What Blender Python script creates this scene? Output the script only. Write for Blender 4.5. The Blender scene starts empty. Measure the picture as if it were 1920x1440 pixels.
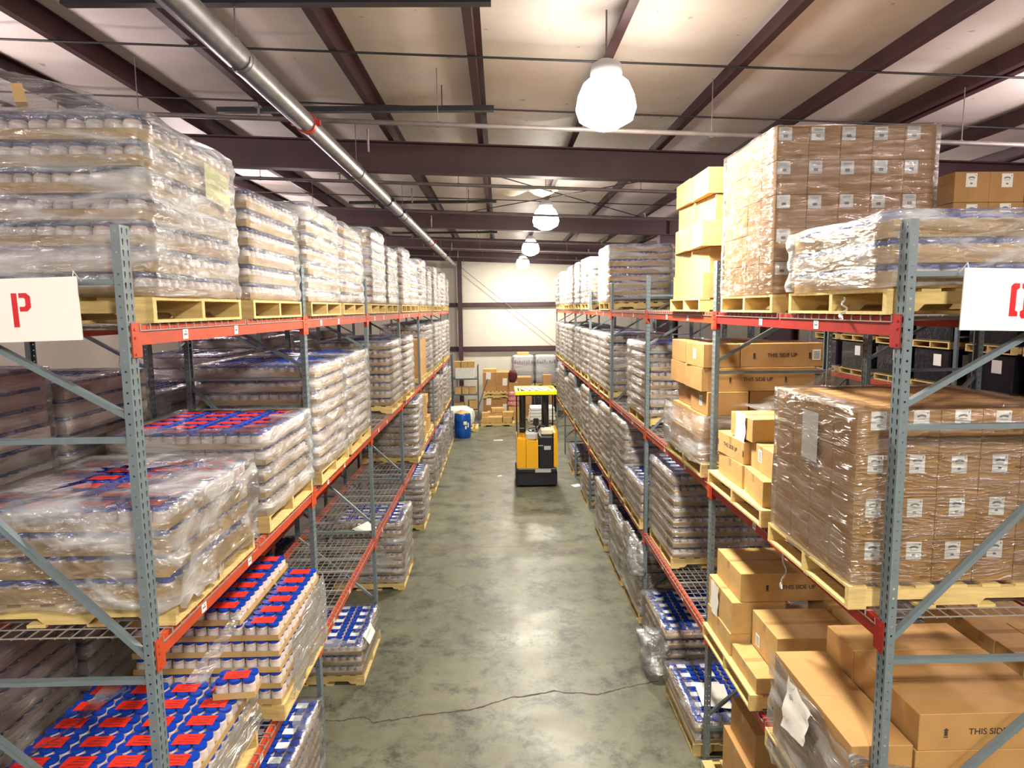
import bpy, math, random
import numpy as np
from mathutils import Vector, Matrix, noise
C = bpy.context.scene.collection
D = bpy.data
rnd = random.Random(7)
R = math.radians

# ------------------------------------------------------------------ camera
H = 4.565
F_PX = 1233.26
pi_, ro_, ya_ = R(6.593), R(-.642), R(1.029)
fw = Vector((math.sin(ya_)*math.cos(pi_), math.cos(ya_)*math.cos(pi_), -math.sin(pi_)))
rt = Vector((math.cos(ya_), -math.sin(ya_), 0))
up = rt.cross(fw)
r2 = math.cos(ro_)*rt + math.sin(ro_)*up
u2 = -math.sin(ro_)*rt + math.cos(ro_)*up
cam_data = D.cameras.new('camera')
cam = D.objects.new('camera', cam_data)
C.objects.link(cam)
cam_data.sensor_width = 36
cam_data.lens = F_PX/1920*36
cam_data.clip_start = .05
cam.matrix_world = Matrix(((r2.x, u2.x, -fw.x, 0), (r2.y, u2.y, -fw.y, 0), (r2.z, u2.z, -fw.z, H), (0, 0, 0, 1)))
bpy.context.scene.camera = cam

# ------------------------------------------------------------------ world, exposure, lamps
sc = bpy.context.scene
w = D.worlds.new('world'); sc.world = w; w.use_nodes = True
w.node_tree.nodes['Background'].inputs[0].default_value = (.5, .45, .55, 1)
w.node_tree.nodes['Background'].inputs[1].default_value = .05
sc.view_settings.view_transform = 'Standard'
sc.view_settings.look = 'None'
sc.view_settings.gamma = 1
sc.view_settings.use_curve_mapping = False
sc.view_settings.exposure = 0.1
sc.cycles.max_bounces = 7
sc.cycles.diffuse_bounces = 4
sc.cycles.glossy_bounces = 3
sc.cycles.transmission_bounces = 2
sc.cycles.transparent_max_bounces = 14
sc.cycles.sample_clamp_indirect = 6
sc.cycles.caustics_reflective = False
sc.cycles.caustics_refractive = False
LAMP_E = 800.0      # emission of the bells over this aisle
SIDE_E = 100.0      # unseen lamps added over the neighbouring aisles, boosted upward to brighten the ceiling
LAMP_Y = (-.75, 6.0, 13.5, 20.0, 26.5)
LAMP_X = {'mid': .96, 'left': -6.1, 'right': 6.35}

# ------------------------------------------------------------------ materials
def mat(name, col, rough=.6, metal=0.0, bump=0.0, bscale=40, var=0.0, vscale=6, spec=.5, coat=0.0, stretch=None):
    m = D.materials.new(name); m.use_nodes = True
    nt = m.node_tree; b = nt.nodes['Principled BSDF']
    b.inputs['Base Color'].default_value = (*col, 1)
    b.inputs['Roughness'].default_value = rough
    b.inputs['Metallic'].default_value = metal
    b.inputs['Specular IOR Level'].default_value = spec
    if coat: b.inputs['Coat Weight'].default_value = coat
    tc = None
    if var or bump:
        tc = nt.nodes.new('ShaderNodeTexCoord'); mp = nt.nodes.new('ShaderNodeMapping')
        nt.links.new(tc.outputs['Object'], mp.inputs[0])
        if stretch: mp.inputs['Scale'].default_value = stretch
    if var:
        n = nt.nodes.new('ShaderNodeTexNoise'); n.inputs['Scale'].default_value = vscale; n.inputs['Detail'].default_value = 5
        nt.links.new(mp.outputs[0], n.inputs['Vector'])
        mx = nt.nodes.new('ShaderNodeMix'); mx.data_type = 'RGBA'
        cr = nt.nodes.new('ShaderNodeMapRange'); cr.inputs[1].default_value = .3; cr.inputs[2].default_value = .7
        nt.links.new(n.outputs[0], cr.inputs[0]); nt.links.new(cr.outputs[0], mx.inputs[0])
        mx.inputs[6].default_value = (*[c*(1-var) for c in col], 1)
        mx.inputs[7].default_value = (*[min(1, c*(1+var)) for c in col], 1)
        nt.links.new(mx.outputs[2], b.inputs['Base Color'])
    if bump:
        n2 = nt.nodes.new('ShaderNodeTexNoise'); n2.inputs['Scale'].default_value = bscale; n2.inputs['Detail'].default_value = 3
        nt.links.new(mp.outputs[0], n2.inputs['Vector'])
        bp = nt.nodes.new('ShaderNodeBump'); bp.inputs['Strength'].default_value = bump; bp.inputs['Distance'].default_value = .01
        nt.links.new(n2.outputs[0], bp.inputs['Height']); nt.links.new(bp.outputs[0], b.inputs['Normal'])
    return m

M = {}
M['kraft'] = mat('kraft_cardboard', (.54, .34, .125), .75, var=.10, vscale=9, bump=.06, bscale=60)
M['kraft2'] = mat('tray_cardboard', (.50, .33, .14), .7, var=.16, vscale=3)
M['box'] = mat('box_cardboard', (.43, .235, .08), .72, var=.09, vscale=5, bump=.05, bscale=80)
M['tape'] = mat('packing_tape', (.46, .27, .12), .25)
M['label'] = mat('white_label_paper', (.84, .82, .76), .6)
M['ink'] = mat('printing_ink', (.05, .035, .03), .7)
M['inkgrey'] = mat('grey_printing_ink', (.2, .2, .22), .7)
M['redlabel'] = mat('red_label', (.80, .035, .02), .35)
M['whitelabel'] = mat('white_pack_label', (.78, .78, .80), .4)
M['lid'] = mat('blue_lid', (.006, .05, .42), .22, coat=.4)
M['lid2'] = mat('dark_blue_lid', (.018, .03, .20), .25, coat=.3)
M['jar'] = mat('jar_body', (.62, .50, .44), .16, var=.25, vscale=25, coat=.6)
M['jar2'] = mat('jar_paper_label', (.74, .67, .66), .35, coat=.3)
M['pine'] = mat('pallet_pine', (.64, .47, .19), .75, var=.2, vscale=5, bump=.1, bscale=30, stretch=(1, 8, 8))
M['pinegrey'] = mat('weathered_pallet_wood', (.36, .27, .17), .8, var=.25, vscale=5, stretch=(1, 8, 8))
M['steel'] = mat('grey_green_rack_paint', (.145, .185, .205), .42, var=.08, vscale=12)
M['steeldk'] = mat('dark_rack_paint', (.09, .12, .13), .45)
M['orange'] = mat('orange_beam_paint', (.48, .056, .015), .45, var=.12, vscale=10)
M['red'] = mat('red_beam_paint', (.36, .016, .011), .45, var=.12, vscale=10)
M['wire'] = mat('galvanised_wire', (.42, .39, .37), .35, .4)
M['maroon'] = mat('maroon_primer_steel', (.05, .018, .022), .55, var=.2, vscale=3)
M['black'] = mat('black_plastic', (.012, .012, .016), .35)
M['blacksteel'] = mat('black_steel', (.02, .018, .022), .5)
M['galv'] = mat('galvanised_pipe', (.34, .33, .34), .36, .75, var=.2, vscale=8)
M['pipe'] = mat('sprinkler_pipe', (.17, .145, .14), .5, .3, var=.15, vscale=5)
M['redring'] = mat('red_coupling', (.45, .03, .025), .4)
M['sign'] = mat('white_sign_board', (.86, .85, .80), .4)
M['signred'] = mat('red_stencil_paint', (.62, .006, .012), .4)
M['wall'] = mat('white_wall_panel', (.60, .555, .48), .55, var=.03, vscale=2)
M['kraftwall'] = mat('darkened_unseen_back_wall', (.16, .14, .15), .8)  # unseen wall behind the camera, darkened to cut bounced light
M['truck'] = mat('yellow_truck_paint', (.80, .40, .008), .3, coat=.3)
M['guard'] = mat('bright_yellow_guard', (.80, .74, .01), .35)
M['rubber'] = mat('black_rubber', (.015, .015, .017), .6)
M['greyplastic'] = mat('grey_plastic', (.45, .45, .46), .4)
M['drum'] = mat('blue_drum_plastic', (.005, .07, .36), .3)
M['cream'] = mat('cream_foam', (.72, .66, .50), .8, var=.1)
M['cloth'] = mat('white_folded_sheet', (.72, .72, .66), .75, var=.06)
M['pink'] = mat('pink_striped_sack', (.60, .27, .26), .8, var=.35, vscale=14)
M['maroonc'] = mat('maroon_cloth', (.10, .012, .018), .85)
M['lime'] = mat('lime_tape', (.42, .7, .05), .5)
M['ylab'] = mat('yellow_note_paper', (.72, .72, .25), .6)
M['case'] = mat('pale_case_cardboard', (.44, .35, .31), .7, var=.12, vscale=3)
M['brown'] = mat('brown_paper', (.30, .17, .08), .8)

def floor_mat():
    m = D.materials.new('sealed_concrete'); m.use_nodes = True; nt = m.node_tree; b = nt.nodes['Principled BSDF']
    N = nt.nodes.new; L = nt.links.new
    tc = N('ShaderNodeTexCoord'); 
    n1 = N('ShaderNodeTexNoise'); n1.inputs['Scale'].default_value = .9; n1.inputs['Detail'].default_value = 12; n1.inputs['Roughness'].default_value = .72
    n2 = N('ShaderNodeTexNoise'); n2.inputs['Scale'].default_value = 1.7; n2.inputs['Detail'].default_value = 14; n2.inputs['Roughness'].default_value = .82; n2.inputs['Distortion'].default_value = .15
    L(tc.outputs['Object'], n1.inputs['Vector']); L(tc.outputs['Object'], n2.inputs['Vector'])
    r1 = N('ShaderNodeValToRGB'); r1.color_ramp.elements[0].position = .32; r1.color_ramp.elements[0].color = (.09, .085, .056, 1)
    r1.color_ramp.elements[1].position = .66; r1.color_ramp.elements[1].color = (.185, .185, .13, 1)
    r2_ = N('ShaderNodeValToRGB'); r2_.color_ramp.elements[0].position = .39; r2_.color_ramp.elements[0].color = (.20, .20, .26, 1)
    r2_.color_ramp.elements[1].position = .51; r2_.color_ramp.elements[1].color = (1, 1, 1, 1)
    L(n1.outputs[0], r1.inputs[0]); L(n2.outputs[0], r2_.inputs[0])
    mx = N('ShaderNodeMix'); mx.data_type = 'RGBA'; mx.blend_type = 'MULTIPLY'; mx.inputs[0].default_value = .85
    L(r1.outputs[0], mx.inputs[6]); L(r2_.outputs[0], mx.inputs[7]); L(mx.outputs[2], b.inputs['Base Color'])
    r3 = N('ShaderNodeMapRange'); r3.inputs[1].default_value = .3; r3.inputs[2].default_value = .7; r3.inputs[3].default_value = .50; r3.inputs[4].default_value = .30
    L(n1.outputs[0], r3.inputs[0]); L(r3.outputs[0], b.inputs['Roughness'])
    b.inputs['Specular IOR Level'].default_value = .5
    bp = N('ShaderNodeBump'); bp.inputs['Strength'].default_value = .12; bp.inputs['Distance'].default_value = .01
    n4 = N('ShaderNodeTexNoise'); n4.inputs['Scale'].default_value = 9; n4.inputs['Detail'].default_value = 4; L(tc.outputs['Object'], n4.inputs['Vector'])
    L(n4.outputs[0], bp.inputs['Height']); L(bp.outputs[0], b.inputs['Normal'])
    return m
M['floor'] = floor_mat()

def ceil_mat():
    m = D.materials.new('white_insulation_facing'); m.use_nodes = True; nt = m.node_tree; b = nt.nodes['Principled BSDF']
    N = nt.nodes.new; L = nt.links.new
    tc = N('ShaderNodeTexCoord'); n1 = N('ShaderNodeTexNoise'); n1.inputs['Scale'].default_value = 1.1; n1.inputs['Detail'].default_value = 7
    L(tc.outputs['Object'], n1.inputs['Vector'])
    r1 = N('ShaderNodeValToRGB'); r1.color_ramp.elements[0].position = .3; r1.color_ramp.elements[0].color = (.78, .69, .63, 1)
    r1.color_ramp.elements[1].position = .65; r1.color_ramp.elements[1].color = (.92, .86, .80, 1)
    L(n1.outputs[0], r1.inputs[0])
    n2 = N('ShaderNodeTexNoise'); n2.inputs['Scale'].default_value = 7; n2.inputs['Detail'].default_value = 2; L(tc.outputs['Object'], n2.inputs['Vector'])
    r2_ = N('ShaderNodeValToRGB'); r2_.color_ramp.elements[0].position = .24; r2_.color_ramp.elements[0].color = (.45, .35, .3, 1); r2_.color_ramp.elements[1].position = .29; r2_.color_ramp.elements[1].color = (1, 1, 1, 1)
    L(n2.outputs[0], r2_.inputs[0])
    mx = N('ShaderNodeMix'); mx.data_type = 'RGBA'; mx.blend_type = 'MULTIPLY'; mx.inputs[0].default_value = .6
    L(r1.outputs[0], mx.inputs[6]); L(r2_.outputs[0], mx.inputs[7]); L(mx.outputs[2], b.inputs['Base Color'])
    b.inputs['Roughness'].default_value = .6
    return m
M['ceil'] = ceil_mat()

def film_mat(name, lo, hi, col=(.82, .83, .86), scale=(2.2, 2.2, 9), rough=.2):
    m = D.materials.new(name); m.use_nodes = True; nt = m.node_tree; nt.nodes.clear()
    N = nt.nodes.new; L = nt.links.new
    out = N('ShaderNodeOutputMaterial'); tr = N('ShaderNodeBsdfTransparent'); tr.inputs[0].default_value = (.97, .97, .98, 1)
    df = N('ShaderNodeBsdfDiffuse'); df.inputs[0].default_value = (*col, 1)
    tl = N('ShaderNodeBsdfTranslucent'); tl.inputs[0].default_value = (*col, 1)
    gl = N('ShaderNodeBsdfGlossy'); gl.inputs['Roughness'].default_value = rough; gl.inputs[0].default_value = (.95, .95, .97, 1)
    tc = N('ShaderNodeTexCoord'); mp = N('ShaderNodeMapping'); mp.inputs['Scale'].default_value = scale; mp.inputs['Rotation'].default_value = (.35, .2, .1)
    L(tc.outputs['Object'], mp.inputs[0])
    n1 = N('ShaderNodeTexNoise'); n1.inputs['Scale'].default_value = 1.6; n1.inputs['Detail'].default_value = 5; n1.inputs['Distortion'].default_value = .8
    L(mp.outputs[0], n1.inputs['Vector'])
    mr = N('ShaderNodeMapRange'); mr.inputs[1].default_value = .45; mr.inputs[2].default_value = .68; mr.inputs[3].default_value = lo; mr.inputs[4].default_value = hi
    L(n1.outputs[0], mr.inputs[0])
    n2 = N('ShaderNodeTexNoise'); n2.inputs['Scale'].default_value = 4; n2.inputs['Detail'].default_value = 4; n2.inputs['Distortion'].default_value = 1.5
    L(mp.outputs[0], n2.inputs['Vector'])
    bp = N('ShaderNodeBump'); bp.inputs['Strength'].default_value = .9; bp.inputs['Distance'].default_value = .035
    L(n2.outputs[0], bp.inputs['Height'])
    L(bp.outputs[0], gl.inputs['Normal'])
    m1 = N('ShaderNodeMixShader'); m1.inputs[0].default_value = .35; L(df.outputs[0], m1.inputs[1]); L(tl.outputs[0], m1.inputs[2])
    m2 = N('ShaderNodeMixShader'); L(mr.outputs[0], m2.inputs[0]); L(tr.outputs[0], m2.inputs[1]); L(m1.outputs[0], m2.inputs[2])
    lw = N('ShaderNodeLayerWeight'); lw.inputs[0].default_value = .35; L(bp.outputs[0], lw.inputs['Normal'])
    mr2 = N('ShaderNodeMapRange'); mr2.inputs[3].default_value = .10; mr2.inputs[4].default_value = .75; L(lw.outputs['Fresnel'], mr2.inputs[0])
    m3 = N('ShaderNodeMixShader'); L(mr2.outputs[0], m3.inputs[0]); L(m2.outputs[0], m3.inputs[1]); L(gl.outputs[0], m3.inputs[2])
    L(m3.outputs[0], out.inputs[0])
    return m
M['film'] = film_mat('clear_stretch_film', .03, .38, scale=(1.0, 1.0, 7))
M['filmw'] = film_mat('milky_stretch_film', .10, .70, scale=(1.2, 1.2, 6))
M['filmb'] = film_mat('clear_film_over_boxes', .0, .13, (.8, .78, .76), scale=(1, 1, 5))
M['filmd'] = film_mat('white_stretch_film_drape', .10, .85, scale=(1.6, 1.6, 3.5))
M['blackfilm'] = mat('black_stretch_film', (.010, .010, .016), .18, bump=.9, bscale=14, coat=.5)

def emis_mat(name, col, e):
    m = D.materials.new(name); m.use_nodes = True; nt = m.node_tree; b = nt.nodes['Principled BSDF']
    b.inputs['Base Color'].default_value = (.9, .9, .88, 1)
    b.inputs['Emission Color'].default_value = (*col, 1); b.inputs['Emission Strength'].default_value = e
    return m
M['glow'] = emis_mat('glowing_prismatic_bell', (1, .94, .80), LAMP_E)
M['glow2'] = emis_mat('unseen_side_aisle_tinted_glow', (1, .82, .90), SIDE_E)  # pinkish tint of the unseen side lamps, added to colour the shadows
M['glow3'] = emis_mat('added_cross_aisle_fill_glow', (1, .94, .80), LAMP_E*.4); M['glowtop3'] = emis_mat('added_cross_aisle_upper_glow', (1, .92, .82), LAMP_E*.05)  # fill lamps added out of view behind the camera
M['glowtop'] = emis_mat('dimmer_upper_glass', (1, .92, .82), LAMP_E*.03)
M['glowtop2'] = emis_mat('unseen_side_aisle_added_uplight', (1, .84, .84), SIDE_E*1.3)  # brighter than the bowl below it, an added uplight for the ceiling

# ------------------------------------------------------------------ mesh helpers
class MB:
    def __init__(s): s.v = []; s.f = []; s.mi = []; s.sm = []
    def add(s, vs, fs, mi=0, smooth=False):
        o = len(s.v); s.v += [tuple(v) for v in vs]
        for f in fs: s.f.append(tuple(i+o for i in f)); s.mi.append(mi); s.sm.append(smooth)
        return s
    def box(s, c, d, mi=0, rot=None, taper=None):
        x, y, z = d[0]/2, d[1]/2, d[2]/2
        vs = [Vector((a*x, b*y, e*z)) for e in (-1, 1) for a, b in ((-1, -1), (1, -1), (1, 1), (-1, 1))]
        if taper:
            for i in range(4, 8): vs[i].x *= taper; vs[i].y *= taper
        if rot is not None:
            vs = [rot @ v for v in vs]
        c = Vector(c); vs = [v+c for v in vs]
        return s.add(vs, [(0, 3, 2, 1), (4, 5, 6, 7), (0, 1, 5, 4), (1, 2, 6, 5), (2, 3, 7, 6), (3, 0, 4, 7)], mi)
    def bx(s, x0, x1, y0, y1, z0, z1, mi=0):
        return s.box(((x0+x1)/2, (y0+y1)/2, (z0+z1)/2), (abs(x1-x0), abs(y1-y0), abs(z1-z0)), mi)
    def bevbox(s, c, d, r=.006, mi=0):
        # box with chamfered vertical and top/bottom edges
        x, y, z = d[0]/2, d[1]/2, d[2]/2
        vs = []
        for zz, k in ((-z, r), (-z+r, 0), (z-r, 0), (z, r)):
            X, Y = x-k, y-k
            for a, b in ((-X+r, -Y), (X-r, -Y), (X, -Y+r), (X, Y-r), (X-r, Y), (-X+r, Y), (-X, Y-r), (-X, -Y+r)):
                vs.append((c[0]+a, c[1]+b, c[2]+zz))
        fs = [tuple(range(7, -1, -1)), tuple(range(24, 32))]
        for l in range(3):
            for i in range(8):
                j = (i+1) % 8; fs.append((l*8+i, l*8+j, l*8+8+j, l*8+8+i))
        return s.add(vs, fs, mi)
    def bar(s, a, b, w, h, mi=0, upv=(0, 0, 1)):
        a = Vector(a); b = Vector(b); d = b-a; L = d.length; d.normalize()
        u = Vector(upv)
        if abs(d.dot(u)) > .98: u = Vector((0, 1, 0))
        sx = d.cross(u).normalized(); uz = sx.cross(d).normalized()
        m = Matrix((sx, d, uz)).transposed()
        return s.box((a+b)/2, (w, L, h), mi, rot=m)
    def tube(s, a, b, r, n=10, mi=0, caps=True, r2=None):
        a = Vector(a); b = Vector(b); d = (b-a).normalized()
        u = Vector((0, 0, 1)) if abs(d.z) < .9 else Vector((1, 0, 0))
        x = d.cross(u).normalized(); y = d.cross(x)
        if r2 is None: r2 = r
        vs = [a+(x*math.cos(t)+y*math.sin(t))*r for t in [2*math.pi*i/n for i in range(n)]]
        vs += [b+(x*math.cos(t)+y*math.sin(t))*r2 for t in [2*math.pi*i/n for i in range(n)]]
        s.add(vs, [(i, (i+1) % n, n+(i+1) % n, n+i) for i in range(n)], mi, True)
        if caps:
            s.add(vs, [tuple(range(n-1, -1, -1)), tuple(range(n, 2*n))], mi)
        return s
    def path(s, pts, r, n=6, mi=0):
        for a, b in zip(pts[:-1], pts[1:]): s.tube(a, b, r, n, mi)
        return s
    def lathe(s, prof, n=16, c=(0, 0, 0), mi=0, cap0=True, cap1=True, smooth=True):
        vs = [(c[0]+r*math.cos(2*math.pi*i/n), c[1]+r*math.sin(2*math.pi*i/n), c[2]+z) for r, z in prof for i in range(n)]
        fs = [(l*n+i, l*n+(i+1) % n, l*n+n+(i+1) % n, l*n+n+i) for l in range(len(prof)-1) for i in range(n)]
        s.add(vs, fs, mi, smooth)
        k = len(prof)-1
        if cap0: s.add([vs[i] for i in range(n)], [tuple(range(n-1, -1, -1))], mi)
        if cap1: s.add([vs[k*n+i] for i in range(n)], [tuple(range(n))], mi)
        return s
    def prism(s, poly, y0, y1, mi=0):   # polygon in xz, extruded along y
        n = len(poly)
        vs = [(x, y0, z) for x, z in poly]+[(x, y1, z) for x, z in poly]
        fs = [tuple(range(n)), tuple(range(2*n-1, n-1, -1))]+[(i, n+i, n+(i+1) % n, (i+1) % n) for i in range(n)]
        return s.add(vs, fs, mi)
    def mesh(s, name, mats):
        me = D.meshes.new(name); me.from_pydata(s.v, [], s.f)
        for m in mats: me.materials.append(M[m] if isinstance(m, str) else m)
        me.polygons.foreach_set('material_index', s.mi); me.polygons.foreach_set('use_smooth', s.sm)
        me.update(); return me
    def obj(s, name, mats, parent=None, loc=(0, 0, 0), rz=0):
        if isinstance(mats, str): mats = [mats]
        return link(name, s.mesh(name, mats), parent, loc, rz)

def link(name, me, parent=None, loc=(0, 0, 0), rz=0):
    o = D.objects.new(name, me); C.objects.link(o); o.parent = parent
    o.location = loc; o.rotation_euler = (0, 0, rz); return o
def tag(o, label, cat, group=None, kind=None):
    o['label'] = label; o['category'] = cat
    if group: o['group'] = group
    if kind: o['kind'] = kind
    return o
def thing(name, label, cat, loc=(0, 0, 0), rz=0, group=None, kind=None):
    o = link(name, None, None, loc, rz); o.empty_display_size = .1
    return tag(o, label, cat, group, kind)
def struct(o): o['kind'] = 'structure'; return o
_text = {}
def text_mesh(txt, size, m='ink', name='printed_text', sx=1.0):
    k = (txt, size, m, sx)
    if k not in _text:
        cu = D.curves.new('lettering', 'FONT'); cu.body = txt; cu.size = size; cu.extrude = .0006; cu.align_x = 'CENTER'; cu.align_y = 'CENTER'; cu.offset = size*.012
        to = D.objects.new('lettering', cu); C.objects.link(to)
        bpy.context.view_layer.update()
        me = D.meshes.new_from_object(to.evaluated_get(bpy.context.evaluated_depsgraph_get()))
        if sx != 1:
            for v in me.vertices: v.co.x *= sx
        me.materials.clear(); me.materials.append(M[m]); me.name = name
        D.objects.remove(to); D.curves.remove(cu); _text[k] = me
    return _text[k]
ORD = ['first', 'second', 'third', 'fourth', 'fifth', 'sixth', 'seventh', 'eighth', 'ninth', 'tenth', 'eleventh', 'twelfth', 'thirteenth']
SIDE = {'L': 'left', 'R': 'right'}
LEV = {3: 'top', 2: 'middle', 1: 'lower', 0: 'floor'}

# ------------------------------------------------------------------ building
Y0, YW, XW0, XW1 = -13.0, 29.0, -12.0, 17.0
b = MB(); b.bx(XW0, XW1, Y0, YW, -.2, 0)
floor = struct(b.obj('floor', 'floor'))
def rz_(x): return -.04*x          # the roof falls gently to the right
ZC = 7.17
b = MB()
nx = 60
xs = [XW0+(XW1-XW0)*i/nx for i in range(nx+1)]
purl = [-1.51+1.31*k for k in range(-8, 15)]
def ceil_z(x):
    d = min(abs(x-p) for p in purl)
    return ZC+rz_(x)-.05*min(1, d/.5)
xs = sorted(set(xs+purl+[p+.3 for p in purl]+[p-.3 for p in purl]))
xs = [x for x in xs if XW0 <= x <= XW1]
vs = [(x, Y0, ceil_z(x)) for x in xs]+[(x, YW, ceil_z(x)) for x in xs]+[(x, Y0, ceil_z(x)+.15) for x in xs]+[(x, YW, ceil_z(x)+.15) for x in xs]
n = len(xs)
b.add(vs, [(i, i+1, n+i+1, n+i) for i in range(n-1)]+[(2*n+i, 3*n+i, 3*n+i+1, 2*n+i+1) for i in range(n-1)], 0, True)
struct(b.obj('ceiling', 'ceil'))
def wall(name, x0, x1, y0, y1, ribs):
    b = MB(); b.bx(x0, x1, y0, y1, 0, 8.2)
    for rb in ribs: b.bx(*rb)
    return struct(b.obj(name, 'kraftwall' if name == 'wall_back' else 'wall'))
wall('wall_far', XW0, XW1, YW, YW+.2, [(x, x+.02, YW-.012, YW, .0, 7.6) for x in np.arange(XW0+.31, XW1, .92)])
wall('wall_back', XW0, XW1, Y0-.2, Y0, [])
wall('wall_left', XW0-.2, XW0, Y0, YW, [])
wall('wall_right', XW1, XW1+.2, Y0, YW, [])
# girts of the far wall, steel column in it, wall-head beam
for z0, h, lab in ((4.64, .17, 'maroon wall girt crossing the far wall at shelf height'), (2.72, .18, 'maroon wall girt low on the far wall behind the boxes')):
    b = MB(); b.bx(XW0+.05, XW1-.05, YW-.19, YW-.03, z0, z0+.012); b.bx(XW0+.05, XW1-.05, YW-.19, YW-.17, z0+.012, z0+h); b.bx(XW0+.05, XW1-.05, YW-.17, YW-.03, z0+h-.012, z0+h)
    tag(b.obj('wall_girt', 'maroon'), lab, 'girt', kind='structure')
b = MB(); b.bx(-1.78, -1.6, 28.45, 28.47, 0, 6.6); b.bx(-1.78, -1.6, 28.77, 28.79, 0, 6.6); b.bx(-1.70, -1.68, 28.47, 28.77, 0, 6.6)
b.bx(-1.84, -1.54, 28.42, 28.8, 0, .02)
tag(b.obj('wall_column', 'maroon'), 'maroon steel column standing against the far wall', 'column', kind='structure')
# rod bracing on the far wall
b = MB(); b.tube((-1.6, 28.7, 6.3), (2.6, 28.7, 2.9), .012, 6)
tag(b.obj('wall_brace_rod', 'pipe'), 'thin diagonal brace rod on the far wall', 'rod', kind='structure')

# rafters (I beams across the hall)
def rafter(y, lab, depth=.43, z0=6.51):
    b = MB()
    def slab(za, zb, ya, yb):
        vs = []
        for x in (XW0, XW1):
            for yy, zz in ((ya, za), (yb, za), (yb, zb), (ya, zb)): vs.append((x, yy, zz+rz_(x)))
        b.add(vs, [(0, 1, 2, 3), (7, 6, 5, 4), (0, 4, 5, 1), (1, 5, 6, 2), (2, 6, 7, 3), (3, 7, 4, 0)])
    slab(z0, z0+.018, y-.11, y+.11); slab(z0+depth-.018, z0+depth, y-.11, y+.11); slab(z0+.018, z0+depth-.018, y-.006, y+.006)
    for x in (-8.2, 4.3, 10.8): 
        b.bx(x-.005, x+.005, y-.1, y+.1, z0+.02+rz_(x), z0+depth-.02+rz_(x))
    return tag(b.obj('roof_rafter', 'maroon'), lab, 'rafter', 'roof rafters', kind='structure')
for y, lab in ((10.05, 'nearest maroon roof rafter crossing above the racks'), (16.85, 'second maroon roof rafter, behind the second lamp'),
               (23.2, 'third maroon roof rafter, behind the third lamp'), (28.6, 'last maroon roof rafter, at the head of the far wall')):
    rafter(y, lab)
# columns of the main frames
for y, lab in ((10.05, 'maroon steel column behind the right rack under the nearest rafter'), (16.85, 'maroon steel column behind the right rack under the second rafter')):
    b = MB(); b.bx(4.05, 4.07, y-.13, y+.13, 0, 6.36); b.bx(4.53, 4.55, y-.13, y+.13, 0, 6.36); b.bx(4.07, 4.53, y-.008, y+.008, 0, 6.36)
    tag(b.obj('steel_column', 'maroon'), lab, 'column', 'columns under the rafters', kind='structure')
# purlins
pl = sorted(purl+[4.91])
for i, x in enumerate(pl):
    if x < XW0 or x > XW1: continue
    b = MB(); z = 6.955+rz_(x)
    b.bx(x-.004, x+.004, Y0+.02, YW-.02, z, z+.2); b.bx(x-.075, x-.004, Y0+.02, YW-.02, z, z+.006); b.bx(x-.075, x-.069, Y0+.02, YW-.02, z+.006, z+.024)
    b.bx(x+.004, x+.065, Y0+.02, YW-.02, z+.19, z+.196)
    vis = {-2.82: 'right of the pipe', }
    j = i-7
    if x < 1.0: lab = 'maroon roof purlin running down the hall, %s to the left of the lamps' % ORD[max(0, sum(1 for p in pl if x < p < 1.0))]
    elif x < 1.3: lab = 'maroon roof purlin running down the hall right above the lamps'
    else: lab = 'maroon roof purlin running down the hall, %s to the right of the lamps' % ORD[max(0, min(12, sum(1 for p in pl if 1.3 < p < x)))]
    tag(b.obj('roof_purlin', 'maroon'), lab, 'purlin', 'roof purlins', kind='structure')
# thin sag rods under the purlins
for y, nm in ((6.6, 'nearest'), (8.25, 'second'), (13.4, 'third'), (14.9, 'fourth'), (20.5, 'fifth')):
    b = MB(); b.tube((XW0+.1, y, 6.94+rz_(XW0)), (XW1-.1, y, 6.94+rz_(XW1)), .011, 6)
    tag(b.obj('sag_rod', 'blacksteel'), nm+' thin dark rod strung across under the purlins', 'rod', 'sag rods')
for a, c, nm in (((-1.2, 10.3, 6.9), (3.6, 16.6, 6.75), 'from front left to back right'), ((3.6, 10.3, 6.70), (-1.2, 16.6, 6.85), 'from front right to back left')):
    b = MB(); b.tube(a, c, .011, 6); tag(b.obj('cross_brace_rod', 'blacksteel'), 'roof cross brace rod running '+nm, 'rod', 'roof cross braces')
# loose insulation flap
b = MB()
vs = []; fs = []
for i in range(9):
    for j in range(4):
        vs.append((.05+.14*i+.03*math.sin(j*2), 13.2+.05*j, 6.86-.11*abs(math.sin(i*.8))*(j/3)+.02*math.cos(i+j)))
for i in range(8):
    for j in range(3): fs.append((i*4+j, i*4+4+j, i*4+5+j, i*4+1+j))
b.add(vs, fs, 0, True); tag(b.obj('insulation_flap', 'cream'), 'torn insulation facing hanging from the roof before the second lamp', 'insulation')

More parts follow.
